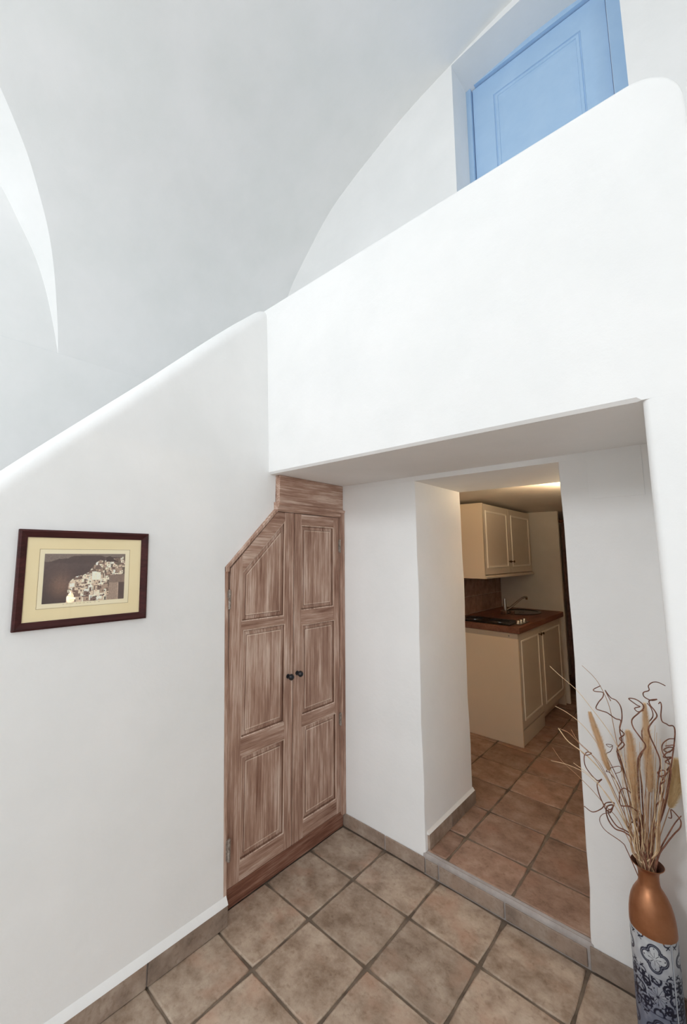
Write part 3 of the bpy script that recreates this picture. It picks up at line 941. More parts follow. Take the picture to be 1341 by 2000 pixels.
land = np.stack([base, base * 0.86, base * 0.74], -1)
img[slope] = (land * 0.72)[slope]
for kk in range(430):
    u = rr.uniform(.27, 1.0); e = np.interp(u, U[0], edge[0]); v = rr.uniform(min(e, .99), 1.0)
    s = 0.5 + 0.7 * v; w = rr.uniform(.012, .035) * s; h_ = rr.uniform(.025, .06) * s
    c = rr.choice([(236, 222, 200), (222, 204, 180), (206, 184, 160), (170, 145, 126), (128, 104, 92), (245, 236, 216)])
    m = (abs(U - u) < w) & (abs(V - v) < h_) & slope
    img[m] = c
    if rr.random() < .6:
        m = (abs(U - u - w * .3) < w * .22) & (abs(V - v) < h_ * .35) & slope; img[m] = (74, 56, 50)
    if rr.random() < .35:
        m = (abs(U - u) < w) & (V > v - h_ * 1.5) & (V < v - h_) & slope; img[m] = (112, 90, 80)
m = ((U > .57) & (U < .68) & (V > .38) & (V < .56) & (V > .38 + (U - .62) * .3)); img[m] = (246, 236, 212)
dome = ((U - .645) / .04) ** 2 + ((V - .31) / .07) ** 2 < 1; img[dome & (V < .33)] = (120, 100, 90)
m = (U > .79) & (V > .46 + (U - .79) * -.05) & (V < .63); img[m] = (134, 114, 102)
m = (U > .79) & (U < .91) & (V >= .63); img[m] = (160, 138, 122)
m = (U >= .91) & (V >= .63); img[m] = (88, 70, 64)
m = (U > .905) & (U < .922) & (V >= .63); img[m] = (180, 158, 140)
m = (U > .74) & (V > .05) & (V < .17) & (V > .10 + .05 * np.sin(U * 30)) & (U < .90); img[m] = (76, 60, 55)
img = np.clip(img * 1.1 * (0.92 + 0.16 * vnoise(U * 110, V * 70, 9))[..., None], 0, 255)
py0, py1, pz0, pz1 = -0.1575, 0.1495, -0.0955, 0.0955
me = bpy.data.meshes.new('print')
vv = [(0.0072, py0 + (py1 - py0) * u, pz1 + (pz0 - pz1) * v) for v in np.linspace(0, 1, NV) for u in np.linspace(0, 1, NU)]
ff = [(j * NU + i, (j + 1) * NU + i, (j + 1) * NU + i + 1, j * NU + i + 1) for j in range(NV - 1) for i in range(NU - 1)]
me.from_pydata(vv, [], ff); me.materials.append(M['print']); set_colors(me, lin_arr(img.reshape(-1, 3)))
pr_ = bpy.data.objects.new('print', me); COL.objects.link(pr_); pr_.parent = pic
gb = MB(); gb.box(0.0095, 0.0105, -HW + 0.024, HW - 0.024, -HH + 0.024, HH - 0.024); pbuild(gb, 'glass', M['glass'])

# ------------------------------------------------------------------ kitchen furniture
# base cabinet ------------------------------------------------
CX0, CXF, CY0, CYM, CY1, CZ1 = KX0 + 0.004, 0.556, 1.705, 2.36, 3.14, 1.045
base = thing('base_cabinet', 'cream kitchen base cabinet with two panelled doors standing under the brown worktop', 'cabinet', (0.25, 2.42, KZ0))
b = MB(); b.box(CX0, CXF + 0.018, CY0, CY0 + 0.018, KZ0 + 0.001, CZ1 - 0.045, bev=0.002); b.build('side_panel', M['cab_side'], base)
b = MB(); b.box(CX0, CXF + 0.018, CY0 + 0.001, CY0 + 0.017, CZ1 - 0.045, CZ1, bev=0.001); b.build('top_rail', M['rail'], base)
b = MB(); b.lathe([(0.001, CY0 - 0.003), (0.006, CY0 - 0.002), (0.006, CY0 + 0.002)], (0.50, 0, CZ1 - 0.024), 10, 0, 'y'); b.build('screw', M['chrome'], base)
b = MB(); b.box(CX0, CXF - 0.002, CY0 + 0.018, CY1 - 0.018, KZ0 + 0.11, CZ1); b.build('carcass', M['cab'], base)
b = MB(); b.box(CX0, CXF + 0.018, CY1 - 0.018, CY1, KZ0 + 0.001, CZ1, bev=0.002); b.build('end_panel', M['cab'], base)
b = MB(); b.box(CXF - 0.01, CXF + 0.012, CY0 + 0.02, CYM, KZ0 + 0.002, KZ0 + 0.125, bev=0.002); b.build('front_plinth', M['cab'], base)
b = MB(); b.box(CXF - 0.07, CXF - 0.055, CYM, CY1 - 0.02, KZ0 + 0.001, KZ0 + 0.115); b.build('plinth', M['cab'], base)


def kitchen_door(par, y0, y1, z0, z1, xf, name='door'):
    d = MB(); d.box(xf, xf + 0.014, y0, y1, z0, z1, 0, bev=0.002)
    fr_ = 0.062
    poly = [(y0 + fr_, z0 + fr_), (y1 - fr_, z0 + fr_), (y1 - fr_, z1 - fr_), (y0 + fr_, z1 - fr_)]
    yz_panel(d, poly, xf + 0.0141, [(0.0, 0.0), (0.003, -0.006), (0.014, -0.007), (0.019, -0.001), (0.026, 0.002), (0.034, -0.0005)], [1, 1, 1, 0, 0, 0])
    return d.build(name, [M['cab'], M['cab_bead']], par)


def knob(par, x, y, z):
    k_ = MB(); k_.lathe([(0.001, x), (0.008, x), (0.008, x + 0.003), (0.004, x + 0.006), (0.004, x + 0.014), (0.011, x + 0.018), (0.013, x + 0.024), (0.009, x + 0.029), (0.001, x + 0.030)], (0, y, z), 14, 0, 'x')
    k_.build('knob', M['brass'], par, smooth=True)


dl = kitchen_door(base, CY0 + 0.021, CYM - 0.002, KZ0 + 0.135, CZ1 - 0.006, CXF)
dr = kitchen_door(base, CYM + 0.002, CY1 - 0.021, KZ0 + 0.12, CZ1 - 0.006, CXF)
knob(dl, CXF + 0.014, CYM - 0.035, 0.965); knob(dr, CXF + 0.014, CYM + 0.04, 0.965)

wt = MB(); wt.box(KX0 + 0.002, 0.592, 1.700, KY1 - 0.003, CZ1 + 0.001, 1.100, bev=0.004)
top = tag(wt.build('worktop', M['worktop'], loc=(0.25, 2.45, CZ1 + 0.001)), 'red-brown wood-effect kitchen worktop lying on the cream base cabinet', 'worktop')
WTZ = 1.1005

hob = thing('hob', 'black two-burner electric hob set at the near end of the brown worktop', 'hob', (0.24, 1.93, WTZ))
h = MB(); h.box(-0.03, 0.50, 1.745, 2.07, WTZ, WTZ + 0.012, bev=0.004); h.build('plate', M['black'], hob)
for bx, r_ in ((0.11, 0.075), (0.35, 0.09)):
    h = MB(); h.lathe([(0.001, WTZ + 0.012), (r_ + 0.008, WTZ + 0.012), (r_ + 0.006, WTZ + 0.016), (r_, WTZ + 0.017), (r_ - 0.004, WTZ + 0.020), (0.03, WTZ + 0.020), (0.028, WTZ + 0.018), (0.001, WTZ + 0.018)], (bx, 1.91, 0), 28)
    h.build('burner', M['iron'], hob, smooth=True)
    h = MB(); h.lathe([(r_ + 0.012, WTZ + 0.0118), (r_ + 0.012, WTZ + 0.0145), (r_ + 0.007, WTZ + 0.0155), (r_ + 0.006, WTZ + 0.0118)], (bx, 1.91, 0), 28)
    h.build('burner_ring', M['chrome'], hob, smooth=True)
h = MB(); h.box(0.485, 0.556, 1.85, 2.13, WTZ, WTZ + 0.006, bev=0.002); h.build('control_plate', M['steel_dark'], hob)
for ky in (1.905, 1.985, 2.075):
    h = MB(); h.lathe([(0.001, WTZ + 0.006), (0.021, WTZ + 0.006), (0.019, WTZ + 0.012), (0.017, WTZ + 0.028), (0.013, WTZ + 0.033), (0.001, WTZ + 0.033)], (0.518, ky, 0), 18)
    h.build('control_knob', M['chrome'], hob, smooth=True)

sink = thing('sink', 'oval dark steel sink bowl let into the far end of the brown worktop', 'sink', (0.26, 2.80, WTZ))
sk = MB(); pr = []
vs = []; SEG = 36
for r_, z in ((1.0, WTZ), (1.0, WTZ + 0.006), (0.93, WTZ + 0.009), (0.88, WTZ + 0.006), (0.86, WTZ + 0.001), (0.80, WTZ + 0.0008), (0.4, WTZ + 0.0006)):
    for k_ in range(SEG):
        a = 2 * math.pi * k_ / SEG; vs.append((0.27 + 0.19 * r_ * math.cos(a), 2.80 + 0.27 * r_ * math.sin(a), z))
sk.add(vs, [(i * SEG + k_, i * SEG + (k_ + 1) % SEG, (i + 1) * SEG + (k_ + 1) % SEG, (i + 1) * SEG + k_) for i in range(6) for k_ in range(SEG)] + [tuple(6 * SEG + k_ for k_ in range(SEG))], 0)
sk.build('bowl', M['steel_black'], sink, smooth=True)
sk = MB(); sk.lathe([(0.001, WTZ + 0.001), (0.028, WTZ + 0.001), (0.026, WTZ + 0.003), (0.001, WTZ + 0.003)], (0.27, 2.80, 0), 18); sk.build('drain', M['black'], sink, smooth=True)

tap = thing('kitchen_tap', 'chrome mixer tap with a long raised spout rising behind the sink', 'tap', (0.20, 2.49, WTZ))
t = MB(); t.lathe([(0.001, WTZ), (0.026, WTZ), (0.026, WTZ + 0.008), (0.019, WTZ + 0.012), (0.018, WTZ + 0.085), (0.016, WTZ + 0.125), (0.013, WTZ + 0.165), (0.001, WTZ + 0.168)], (0.205, 2.49, 0), 20); t.build('body', M['chrome'], tap, smooth=True)
t = MB(); t.tube([(0.215, 2.50, WTZ + 0.045), (0.245, 2.54, WTZ + 0.07), (0.29, 2.61, WTZ + 0.125), (0.325, 2.665, WTZ + 0.165), (0.345, 2.695, WTZ + 0.178), (0.36, 2.72, WTZ + 0.176)], [0.012, 0.011, 0.010, 0.010, 0.011, 0.011], 12); sp_ = t.build('spout', M['chrome'], tap, smooth=True)
t = MB(); t.lathe([(0.001, WTZ + 0.150), (0.010, WTZ + 0.150), (0.011, WTZ + 0.178), (0.001, WTZ + 0.180)], (0.358, 2.717, 0), 12); t.build('nozzle', M['brass'], sp_, smooth=True)
for nm, cx, cy, lab in (('steel_cup', 0.285, 2.615, 'small shiny steel cup nearest the tap on the worktop'), ('steel_cup', 0.36, 2.665, 'small shiny steel cup farther from the tap on the worktop')):
    t = MB(); t.lathe([(0.001, WTZ + 0.0095), (0.022, WTZ + 0.0095), (0.025, WTZ + 0.015), (0.025, WTZ + 0.055), (0.023, WTZ + 0.056), (0.022, WTZ + 0.02), (0.001, WTZ + 0.018)], (cx - 0.09, cy - 0.16, -0.0095), 20)
    tag(t.build(nm, M['chrome'], loc=(cx - 0.09, cy - 0.16, WTZ), smooth=True), lab, 'cup', 'steel cups beside the sink')

# wall cabinet ------------------------------------------------
wc = thing('wall_cabinet', 'cream kitchen wall cabinet with two panelled doors hanging under the low ceiling', 'cabinet', (0.1, 2.40, 1.52))
UX, UY0, UY1, UZ0, UZ1 = 0.302, 1.700, 3.115, 1.545, 2.228
b = MB(); b.box(KX0 + 0.002, UX + 0.016, UY0 - 0.004, UY0 + 0.016, UZ0 - 0.035, UZ1, bev=0.002); b.build('side_panel', M['cab_side'], wc)
b = MB(); b.box(KX0 + 0.002, UX, UY0 + 0.016, UY1, UZ0, UZ1 - 0.004); b.build('carcass', M['cab'], wc)
b = MB(); b.prism([(KX0 + 0.01, UZ0 - 0.034), (UX + 0.026, UZ0 - 0.034), (UX + 0.03, UZ0 - 0.02), (UX + 0.018, UZ0 - 0.006), (KX0 + 0.01, UZ0 - 0.006)], UY0 + 0.016, UY1 + 0.03, 'y'); b.build('light_rail', M['cab'], wc)
ul = kitchen_door(wc, UY0 + 0.004, 2.395, UZ0 + 0.002, UZ1 - 0.005, UX + 0.002)
ur = kitchen_door(wc, 2.399, UY1 - 0.004, UZ0 + 0.002, UZ1 - 0.005, UX + 0.002)
knob(ul, UX + 0.016, 2.345, 1.665); knob(ur, UX + 0.016, 2.45, 1.665)

# splashback tiles on the left kitchen wall ------------------
ty = KY1 - 0.004
while ty > 1.3:
    for za, zb in ((1.104, 1.282), (1.286, 1.468), (1.472, 1.62)):
        mb = MB(); mb.box(KX0 - 0.002, KX0 + 0.007, max(1.30, ty - 0.196), ty, za, zb, bev=0.002)
        mb.build('tile', M['splash'], wkl, loc=(KX0, ty - 0.1, (za + zb) / 2))
    ty -= 0.2

# curtain hanging in the dark passage past the wing wall -----
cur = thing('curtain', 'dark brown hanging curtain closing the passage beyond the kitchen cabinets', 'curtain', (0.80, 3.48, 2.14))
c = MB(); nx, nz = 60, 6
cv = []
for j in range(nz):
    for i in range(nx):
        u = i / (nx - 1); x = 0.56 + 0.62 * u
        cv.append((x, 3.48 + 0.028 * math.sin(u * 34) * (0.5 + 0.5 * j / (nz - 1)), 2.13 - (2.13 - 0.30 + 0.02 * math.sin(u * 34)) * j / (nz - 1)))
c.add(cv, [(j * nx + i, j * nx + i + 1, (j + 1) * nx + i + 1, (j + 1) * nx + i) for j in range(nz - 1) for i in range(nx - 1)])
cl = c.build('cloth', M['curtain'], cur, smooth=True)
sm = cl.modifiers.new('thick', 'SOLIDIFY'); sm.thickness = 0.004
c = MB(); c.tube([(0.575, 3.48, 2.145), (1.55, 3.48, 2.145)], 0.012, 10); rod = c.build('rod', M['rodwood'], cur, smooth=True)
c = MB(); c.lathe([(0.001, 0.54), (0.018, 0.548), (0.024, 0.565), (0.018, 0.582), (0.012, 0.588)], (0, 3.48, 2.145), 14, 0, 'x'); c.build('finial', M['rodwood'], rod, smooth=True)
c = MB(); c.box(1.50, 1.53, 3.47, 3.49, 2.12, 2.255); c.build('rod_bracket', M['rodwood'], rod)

# clay bowl lamp hanging close under the kitchen ceiling (its glow shows on the ceiling)
LXW, LYW = 1.215, 1.13
cz = KZ1 + 0.02 * math.sin(1.7 * LXW + 0.5) * math.sin(1.1 * LYW)
DZL = 0.06
wl = thing('ceiling_lamp', 'red-brown bowl lamp under the kitchen ceiling, mostly hidden behind the doorway jamb', 'lamp', (LXW, LYW, cz))
c = MB(); c.lathe([(0.001, cz - 0.015), (0.04, cz - 0.014), (0.045, cz), (0.001, cz)], (LXW, LYW, 0), 20); c.build('ceiling_rose', M['brass'], wl, smooth=True)
for k in range(3):
    a = 2.1 * k + 0.4
    c = MB(); c.tube([(LXW + 0.03 * math.cos(a), LYW + 0.03 * math.sin(a), cz - 0.008), (LXW + 0.085 * math.cos(a), LYW + 0.085 * math.sin(a), cz - 0.095 - DZL)], 0.002, 6); c.build('chain', M['brass'], wl)
c = MB(); c.lathe([(0.001, cz - 0.165 - DZL), (0.03, cz - 0.163 - DZL), (0.065, cz - 0.145 - DZL), (0.086, cz - 0.115 - DZL), (0.092, cz - 0.088 - DZL), (0.087, cz - 0.088 - DZL), (0.078, cz - 0.115 - DZL), (0.055, cz - 0.142 - DZL), (0.02, cz - 0.155 - DZL), (0.001, cz - 0.156 - DZL)], (LXW, LYW, 0), 32); c.build('bowl', M['clay'], wl, smooth=True)
c = MB(); c.lathe([(0.001, cz - 0.150 - DZL), (0.012, cz - 0.148 - DZL), (0.022, cz - 0.130 - DZL), (0.022, cz - 0.115 - DZL), (0.01, cz - 0.100 - DZL), (0.001, cz - 0.098 - DZL)], (LXW, LYW, 0), 14); c.build('bulb', M['bulb'], wl, smooth=True)
pd = bpy.data.lights.new('ceiling_lamp_light', 'POINT'); pd.energy = 22.0; pd.color = (1.0, 0.77, 0.48); pd.shadow_soft_size = 0.02
po = bpy.data.objects.new('ceiling_lamp_light', pd); COL.objects.link(po); po.location = (LXW, LYW, cz - 0.085 - DZL)

# ------------------------------------------------------------------ vase
VX, VY = 1.592, -0.14
vase = thing('floor_vase', 'tall vase with copper neck and blue and white patterned body in the right corner', 'vase', (VX, VY, 0.0))
ZB = 0.372
NA, NZ = 420, 330
ang = np.linspace(0, 2 * np.pi, NA, endpoint=False); hz = np.linspace(0.004, ZB, NZ)
A_, Z_ = np.meshgrid(ang, hz)
RV = 0.0705
# pattern: square ornaments, one row each PT high, repeated round the body
PT = 0.118
seam = -1.33 + 0.62
s_ = ((A_ - seam) * RV) / (2 * np.pi * RV / 4)             # four ornaments around
zt_ = (ZB - Z_) / PT
ci = np.floor(s_).astype(int); cj = np.floor(zt_).astype(int)
px_ = (s_ - ci - 0.5); py_ = (zt_ - cj - 0.5)               # -0.5 .. 0.5 within a cell
rad = np.hypot(px_, py_); th = np.arctan2(py_, px_)
ink = np.zeros_like(rad); wash = np.zeros_like(rad)
# even cells: quatrefoil with double outline, eight petals
q = np.minimum.reduce([np.hypot(px_ - .2, py_) - .17, np.hypot(px_ + .2, py_) - .17, np.hypot(px_, py_ - .2) - .17, np.hypot(px_, py_ + .2) - .17, np.maximum(abs(px_), abs(py_)) - .2])
line = lambda d, w: np.clip(1.4 - abs(d) / (w * 1.5), 0, 1)
ev = line(q, .012) + line(q + .042, .010)
pet = np.abs(np.sin(th * 4)) * rad
ev += ((pet < .014 + .02 * np.clip(rad * 6, 0, 1)) & (rad < .17) & (rad > .035)) * 1.0
ev += (np.minimum.reduce([np.hypot(px_ - .27, py_), np.hypot(px_ + .27, py_), np.hypot(px_, py_ - .27), np.hypot(px_, py_ + .27)]) < .018) * 1.0
ax_, ay_ = abs(px_) - .39, abs(py_) - .39
ev += ((abs(ax_ - ay_) < .022) & (np.hypot(ax_, ay_) < .085)) + ((abs(ax_ + ay_) < .02) & (np.hypot(ax_, ay_) < .06))
ev += line(np.hypot(abs(px_) - .36, abs(py_) - .5) - .09, .012) * (abs(px_) < .4)
# odd cells: dense scrolls around a star flower
od = ((np.abs(np.sin(th * 6)) * rad < .03) & (rad < .26) & (rad > .03)) * 1.0
od += (np.hypot(px_, py_) < .03)
od += line(np.hypot(abs(px_) - .27, abs(py_) - .27) - .10, .018) + line(np.hypot(abs(px_) - .30, abs(py_) - .24) - .05, .016)
od += line(np.hypot(abs(px_) - .45, abs(py_)) - .12, .018) + line(np.hypot(abs(px_), abs(py_) - .45) - .12, .018)
od += line(np.hypot(abs(px_) - .44, abs(py_) - .44) - .10, .02)
wv = vnoise(s_ * 26 + 3, zt_ * 20, 4)
od += (wv > .63) * (rad > .14) * 0.95
use = np.where(((cj) % 2) == 0, ev, od)
# cell borders and the folded seam
use += ((np.abs(py_) > .487) & (cj > 0)) * .5
ink = np.clip(use, 0, 1)
t01 = np.clip((zt_ - 0.45) / 1.6, 0, 1)
wash = np.clip(0.10 + 0.85 * t01 + 0.35 * (vnoise(s_ * 9, zt_ * 7, 8) - .5), 0, 1)
white = np.array([206, 210, 214.]); wcol = np.array([112, 118, 136.]); inkc = np.array([14, 18, 42.])
rgb = white * (1 - wash[..., None]) + wcol * wash[..., None]
rgb = rgb * (1 - ink[..., None]) + inkc * ink[..., None]
sm_ = np.abs((A_ - seam + np.pi) % (2 * np.pi) - np.pi)
rgb = np.where((sm_ < .025)[..., None], np.array([196, 202, 210.]), rgb)
rgb = np.where(((sm_ > .025) & (sm_ < .05))[..., None], np.array([40, 46, 70.]), rgb)
rr_ = RV + 0.0016 * (sm_ < .03) - 0.0007 * ink - 0.004 * np.clip((0.012 - Z_) / 0.008, 0, 1)
vx, vy_, vz = rr_ * np.cos(A_), rr_ * np.sin(A_), Z_
me = bpy.data.meshes.new('body')
vv = np.stack([vx, vy_, vz], -1).reshape(-1, 3)
ff = [(j * NA + i, j * NA + (i + 1) % NA, (j + 1) * NA + (i + 1) % NA, (j + 1) * NA + i) for j in range(NZ - 1) for i in range(NA)]
ff.append(tuple(range(NA))[::-1])
me.from_pydata(vv.tolist(), [], ff); me.materials.append(M['vase']); set_colors(me, lin_arr(rgb.reshape(-1, 3)))
me.polygons.foreach_set('use_smooth', [True] * (len(ff) - 1) + [False]); me.update()
bo = bpy.data.objects.new('body', me); COL.objects.link(bo); bo.parent = vase
n_ = MB()
prf = [(0.0700, ZB - 0.004), (0.0708, ZB + 0.002), (0.0705, 0.395), (0.0690, 0.418), (0.0655, 0.442), (0.0600, 0.464), (0.0520, 0.484), (0.0430, 0.500), (0.0355, 0.512), (0.0325, 0.524), (0.0315, 0.540), (0.0318, 0.555), (0.0345, 0.566), (0.0400, 0.575), (0.0465, 0.581), (0.0500, 0.5845), (0.0510, 0.5865), (0.0498, 0.5872)]
n_.lathe([(0.001, ZB - 0.004)] + prf + [(0.044, 0.583), (0.037, 0.574), (0.030, 0.562), (0.0288, 0.545), (0.029, 0.50), (0.001, 0.498)], (VX, VY, 0), 56)
nb = n_.build('neck', [M['copper'], M['copper_in']], vase, smooth=True)
for p in nb.data.polygons:
    c_ = p.center
    rr0 = math.hypot(c_.x, c_.y)
    if c_.z > 0.495 and rr0 < 0.0485 and p.normal.dot(Vector((c_.x, c_.y, 0))) < -1e-6 + 0.0 and (p.normal.z > 0 or rr0 < 0.0305): p.material_index = 1
    elif c_.z < 0.5 and rr0 < 0.02 and c_.z > 0.49: p.material_index = 1


# ------------------------------------------------------------------ dried stems in the vase
def upix(u, v, y):
    """point of the plane y = const seen at a place of the photograph (used once, to measure the dried stems)"""
    a = (u - 670.5 + 61.98) / 809.93; b_ = -(v - 1000 + 19.84) / 809.93
    d = RIGHT * a + UP * b_ + FWD
    return CAM + d * ((y - CAM.y) / d.y)


def z5(l): return [(1060 + a * 0.22, 1280 + b_ * 0.22) for a, b_ in l]


rs = random.Random(21)


def stem_path(px, depth, base_ang, base_r, zend=0.505):
    """from the bottom of the neck up through the mouth, then along the measured points"""
    bx, by = VX + base_r * math.cos(base_ang), VY + base_r * math.sin(base_ang)
    pts = [upix(u, v, VY + depth * min(1.0, (i + 1) / 3)) for i, (u, v) in enumerate(px)]
    for p in pts: p.y = min(p.y, -0.012)
    b0 = Vector((bx * 0.4 + VX * 0.6, by * 0.4 + VY * 0.6, zend)); b1 = Vector((bx, by, 0.575))
    return catmull([b0, b1] + pts, 6)


def place_stem(name, label, cat, group, path, r0, r1, mat, seg=5):
    n0 = len(path)
    rr1 = [r0 + (r1 - r0) * i / (n0 - 1) for i in range(n0)]
    m_ = MB(); m_.tube(path, rr1, seg)
    o = m_.build(name, mat, loc=path[0], smooth=True)
    return tag(o, label, cat, group)


GR = 'dried grass stems in the copper vase'
grass = [
    ([(60, 95), (140, 170), (300, 310), (430, 470), (560, 640), (640, 770), (720, 960), (780, 1180), (800, 1450)], 'longest dried grass stem, its tip pale against the kitchen cabinet door'),
    ([(105, 450), (200, 500), (320, 590), (420, 700), (520, 850), (600, 1010), (680, 1200), (770, 1450)], 'dried grass stem bending left with its tip over the dark kitchen doorway floor'),
    ([(135, 645), (220, 760), (340, 850), (430, 930), (540, 1060), (640, 1260), (740, 1500)], 'thick pale dried grass stem with a blunt tip over the kitchen tiles'),
    ([(145, 650), (230, 690), (340, 800), (480, 930), (560, 1060), (650, 1250), (760, 1500)], 'thin dried grass stem meeting the thick pale one at its tip'),
    ([(70, 935), (200, 965), (350, 1030), (440, 1100), (540, 1200), (640, 1340), (750, 1530)], 'lowest long dried grass stem reaching left over the kitchen tiles'),
    ([(270, 955), (360, 1020), (470, 1110), (570, 1250), (660, 1370), (760, 1560)], 'short pale dried grass stem with its tip at the doorway edge'),
    ([(85, 820), (170, 940), (300, 1060), (430, 1190), (550, 1330), (680, 1480)], 'thin brown dried grass stem drooping over the kitchen tiles'),
    ([(345, 90), (440, 180), (500, 260), (560, 380), (600, 500), (640, 700), (700, 1000), (780, 1350)], 'faint thin dried grass stem rising highest against the white wall'),
    ([(250, 660), (310, 760), (420, 870), (520, 1010), (640, 1230), (750, 1480)], 'short hair-thin dried grass stem just left of the doorway edge'),
]
for i, (l, lab) in enumerate(grass):
    px = z5(l)[::-1]
    path = stem_path(px, rs.uniform(-0.09, 0.03), math.pi + rs.uniform(-0.8, 0.8), rs.uniform(0.012, 0.026))
    place_stem('grass_stem', lab, 'dried grass', GR, path, 0.0017 if i != 2 else 0.0024, 0.0009 if i != 2 else 0.0018, M['straw'] if i in (0, 1, 2, 4, 5) else M['straw_dark'])
# upright straw in the mouth of the vase
for i in range(44):
    t = rs.random()
    tx = 690 + 430 * t + rs.uniform(-40, 40); ty_ = rs.choice([rs.uniform(560, 1000), rs.uniform(900, 1350)]) + 120 * abs(t - 0.5)
    bx = 800 + 230 * t + rs.uniform(-15, 15)
    mx_ = (tx + bx) / 2 + rs.uniform(-30, 30); my_ = (ty_ + 1750) / 2
    px = z5([(bx, 1740), (mx_ * 0.35 + bx * 0.65, my_ * 0.6 + 1750 * 0.4), (mx_, my_ * 0.9 + ty_ * 0.1), (tx, ty_)])
    path = stem_path(px, rs.uniform(-0.035, 0.035), rs.uniform(0, 6.28), rs.uniform(0.004, 0.024))
    place_stem('straw_stem', 'upright dried straw stem in the crowded middle of the copper vase', 'dried grass', 'upright straw stems in the copper vase', path,
               rs.choice([0.0016, 0.0024, 0.0034]), 0.0007, M['straw'] if rs.random() < 0.6 else M['straw_dark'])

# curly twigs
TW = 'curly twigs in the copper vase'
twigs = [
    ([(745, 1730), (700, 1660), (560, 1560), (510, 1490), (505, 1440), (540, 1405), (600, 1400)], 'thin grey curly twig arching out lowest at the left of the vase mouth'),
    ([(800, 1640), (720, 1570), (640, 1540), (585, 1470), (560, 1390), (570, 1340), (620, 1330), (600, 1390), (560, 1370), (540, 1330), (500, 1240), (480, 1150), (500, 1120), (520, 1100), (480, 1110), (420, 1050), (375, 980), (365, 900), (390, 860), (430, 870), (380, 885), (340, 855)], 'dark curly twig snaking up the left side by the doorway edge'),
    ([(850, 1650), (740, 1560), (660, 1520), (600, 1440), (575, 1380), (610, 1360), (630, 1310), (560, 1310), (520, 1360), (440, 1390), (365, 1340)], 'curly twig with a thin tail curling low over the doorway edge'),
    ([(880, 1660), (790, 1600), (765, 1550), (765, 1510), (800, 1475), (850, 1465), (890, 1480), (880, 1420), (820, 1360), (740, 1340)], 'brown curly twig making a round loop just above the vase mouth'),
    ([(860, 1500), (780, 1200), (720, 1030), (680, 900), (655, 850), (690, 830), (720, 790), (680, 740), (720, 700), (680, 650), (690, 580), (640, 560), (570, 510), (510, 490), (470, 470), (490, 420), (530, 370), (530, 330), (460, 320), (450, 300), (510, 270)], 'tall curly twig with a crooked tip against the white wall at left'),
    ([(830, 1500), (760, 1250), (700, 1000), (665, 900), (660, 820), (700, 760), (680, 660), (700, 560), (690, 460), (650, 400), (600, 375), (550, 310), (600, 405)], 'curly twig bending in a wide hook beside the tall crooked one'),
    ([(880, 1600), (850, 1200), (840, 960), (860, 880), (910, 810), (870, 740), (800, 640), (790, 570), (850, 510), (890, 470), (880, 430), (820, 390), (760, 385), (830, 440), (860, 455), (812, 470), (840, 500), (890, 490)], 'curly twig with a looped top left of the tallest plume'),
    ([(960, 1600), (1020, 1100), (1040, 950), (1000, 830), (950, 720), (935, 650), (970, 590), (1010, 540), (990, 490), (950, 440), (945, 400), (1010, 390), (960, 400), (900, 370), (890, 330), (940, 310), (935, 270), (970, 240), (1020, 240), (1085, 270)], 'tallest curly twig, its hooked tip highest at the right'),
    ([(900, 1500), (870, 1100), (850, 950), (905, 810), (880, 730), (880, 660), (930, 600), (975, 540), (960, 470), (925, 425)], 'curly twig winding across the front of the tallest plume'),
    ([(960, 1620), (1000, 1350), (1060, 1270), (1040, 1150), (1090, 1060), (1130, 1000), (1110, 930), (1060, 860), (1060, 790), (1110, 745), (1160, 740)], 'curly twig arching over at the right beside the pillar'),
    ([(980, 1640), (1080, 1300), (1170, 700), (1110, 620), (1060, 590), (1045, 540), (1050, 450), (1040, 415), (1025, 430)], 'curly twig ending in a small dark knob at the right'),
    ([(1020, 1800), (1090, 1680), (1160, 1590), (1215, 1530), (1222, 1470), (1180, 1410), (1135, 1370), (1140, 1440), (1110, 1440)], 'brown curly twig bowed outward low at the right of the vase mouth'),
    ([(1010, 1810), (1050, 1700), (1110, 1590), (1170, 1490), (1226, 1425)], 'plain brown twig leaning right just above the vase mouth'),
    ([(960, 1650), (1040, 1400), (1070, 1290), (1040, 1230), (1040, 1150), (1080, 1110), (1015, 1045), (1070, 1020), (1080, 1060), (1025, 1080)], 'curly twig knotted in tight curls in front of the palest plume'),
    ([(970, 1650), (1080, 1350), (1135, 1030), (1100, 1020), (1130, 975), (1085, 945), (1140, 905), (1070, 905), (1090, 870), (1160, 830), (1120, 815), (1070, 840), (1120, 860), (1165, 800), (1085, 805)], 'coiled curly twig bunched tightly against the pillar edge'),
    ([(800, 1560), (690, 1200), (600, 1050), (560, 1030), (600, 1000), (680, 985), (690, 1030), (640, 1050)], 'thin curly twig closing in a flat oval loop at mid height'),
    ([(830, 1560), (690, 1160), (600, 960), (560, 880), (600, 850), (615, 800), (560, 790), (590, 815), (620, 800)], 'hair-thin curly twig with a tiny curl beside the leaning plume'),
    ([(880, 1620), (880, 1450), (850, 1400), (770, 1340), (690, 1330), (680, 1220), (720, 1180), (780, 1220)], 'brown curly twig looping in front of the straw at mid left'),
]
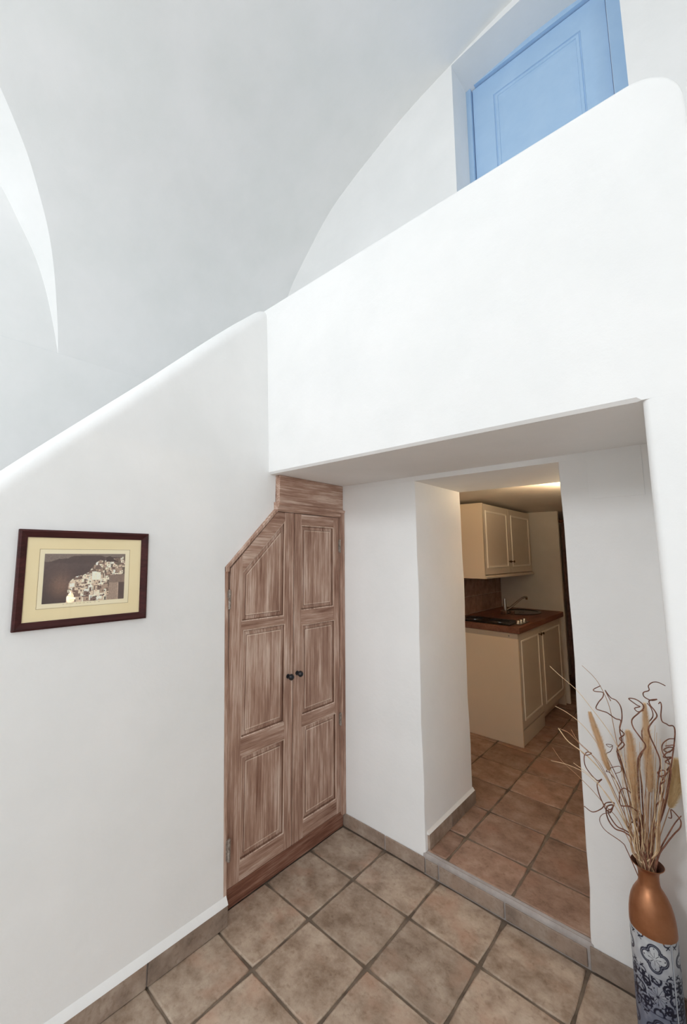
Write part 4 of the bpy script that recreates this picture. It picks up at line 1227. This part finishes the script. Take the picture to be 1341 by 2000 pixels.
for i, (l, lab) in enumerate(twigs):
    px = z5(l)
    dep = rs.uniform(-0.055, 0.03)
    nb_ = len(px)
    bx, by = VX + 0.02 * math.cos(i * 2.4), VY + 0.02 * math.sin(i * 2.4)
    pts = []
    for j, (u, v) in enumerate(px):
        wgl = 0.014 * math.sin(j * 2.1 + i) if j > 1 else 0
        p = upix(u, v, min(-0.014, VY + dep * min(1.0, j / 4) + wgl)); pts.append(p)
    if px[0][1] > 1655:          # starts at the rim
        head = [Vector((VX + (pts[0].x - VX) * 0.4, VY - 0.004, 0.51))]
        pts[0] = upix(px[0][0], px[0][1], VY - 0.01)
    else:
        head = [Vector((VX + (bx - VX) * 0.5, VY + (by - VY) * 0.5, 0.505)), Vector((bx, by, 0.58))]
    path = catmull(head + pts, 7)
    thin = lab.startswith(('thin', 'hair'))
    place_stem('curly_twig', lab, 'dried twig', TW, path, 0.0018 if thin else 0.0028, 0.0010 if thin else 0.0017, M['twig'])

# fluffy seed plumes (a stem with a seed head)
plumes = [
    ([(760, 1560), (700, 1300), (620, 1100), (560, 950), (500, 760), (450, 620), (415, 510)], 3, 0.0165, 'plume', 'slim tan seed plume leaning left against the white wall', -0.05),
    ([(830, 1600), (815, 1300), (800, 1150), (790, 1000), (780, 850), (770, 740), (752, 675)], 1, 0.0265, 'plume', 'thick tan seed plume standing upright in the middle of the vase', -0.03),
    ([(930, 1650), (940, 1300), (950, 1150), (940, 1000), (925, 800), (912, 600), (900, 430)], 2, 0.0235, 'plume', 'tallest tan seed plume right of the middle with a narrow tip', 0.0),
    ([(1010, 1700), (1090, 1450), (1150, 1270), (1172, 1150), (1185, 1040), (1190, 930)], 2, 0.0310, 'plume_pale', 'pale broad seed plume half hidden by the pillar edge', 0.03),
]
for l, k0, wmax, mk, lab, dep in plumes:
    px = z5(l)
    pts = [upix(u, v, min(-0.03, VY + dep * min(1, j / 3))) for j, (u, v) in enumerate(px)]
    head = [Vector((VX, VY - 0.003, 0.505)), Vector((VX + (pts[0].x - VX) * 0.6, VY - 0.006, 0.58))]
    path = catmull(head + pts, 8)
    root = thing('seed_plume', lab, 'dried grass', path[0], 'seed plumes in the copper vase')
    m_ = MB(); m_.tube(path, 0.0015, 6); m_.build('stem', M['straw_dark'], root, smooth=True)
    st = (k0 + 2) * 8 - 4
    hp = path[st:]; nh = len(hp)
    rad_ = [wmax * (0.25 + 0.75 * math.sin(math.pi * min(1, (i + 1) / nh * 1.02)) ** 0.6) * (1 - 0.45 * (i / nh)) for i in range(nh)]
    rad_[-1] = 0.0008
    m_ = MB(); m_.tube(hp, [r * 0.30 for r in rad_], 8)
    vs, fs = [], []
    for q_ in range(5500):
        f_ = rs.random() * (nh - 1.01); i = int(f_); p = hp[i].lerp(hp[i + 1], f_ - i)
        tdir = (hp[i + 1] - hp[i]).normalized(); a = tdir.orthogonal().normalized(); b_ = tdir.cross(a)
        w = rs.uniform(0, 6.283); out = a * math.cos(w) + b_ * math.sin(w)
        r0 = rad_[i] * 0.32; L_ = rad_[i] * rs.uniform(0.5, 1.35)
        p0 = p + out * r0; p1 = p0 + (out * 0.7 + tdir * rs.uniform(0.4, 1.2)).normalized() * (L_ + 0.006)
        sd = tdir.cross(out) * 0.0006
        kx = len(vs); vs += [p0 - sd, p0 + sd, p1]; fs.append((kx, kx + 1, kx + 2))
    m_.add(vs, fs)
    m_.build('seed_head', M[mk], root)

# ------------------------------------------------------------------ floor lamp out of the picture (its glow shows in the picture glass)
fl = thing('floor_lamp', 'dark floor lamp with a lit globe standing by the right side of the room', 'lamp', (3.62, -0.63, 0.0))
m_ = MB(); m_.lathe([(0.001, 0.0), (0.14, 0.0), (0.14, 0.015), (0.02, 0.03), (0.012, 0.04), (0.012, 1.44), (0.03, 1.46), (0.03, 1.48), (0.001, 1.48)], (3.62, -0.63, 0), 24); m_.build('stand', M['iron'], fl, smooth=True)
m_ = MB(); m_.lathe([(0.001, 1.478), (0.018, 1.480), (0.036, 1.492), (0.042, 1.51), (0.038, 1.535), (0.024, 1.575), (0.010, 1.60), (0.001, 1.605)], (3.62, -0.63, 0), 24); m_.build('globe', M['globe'], fl, smooth=True)
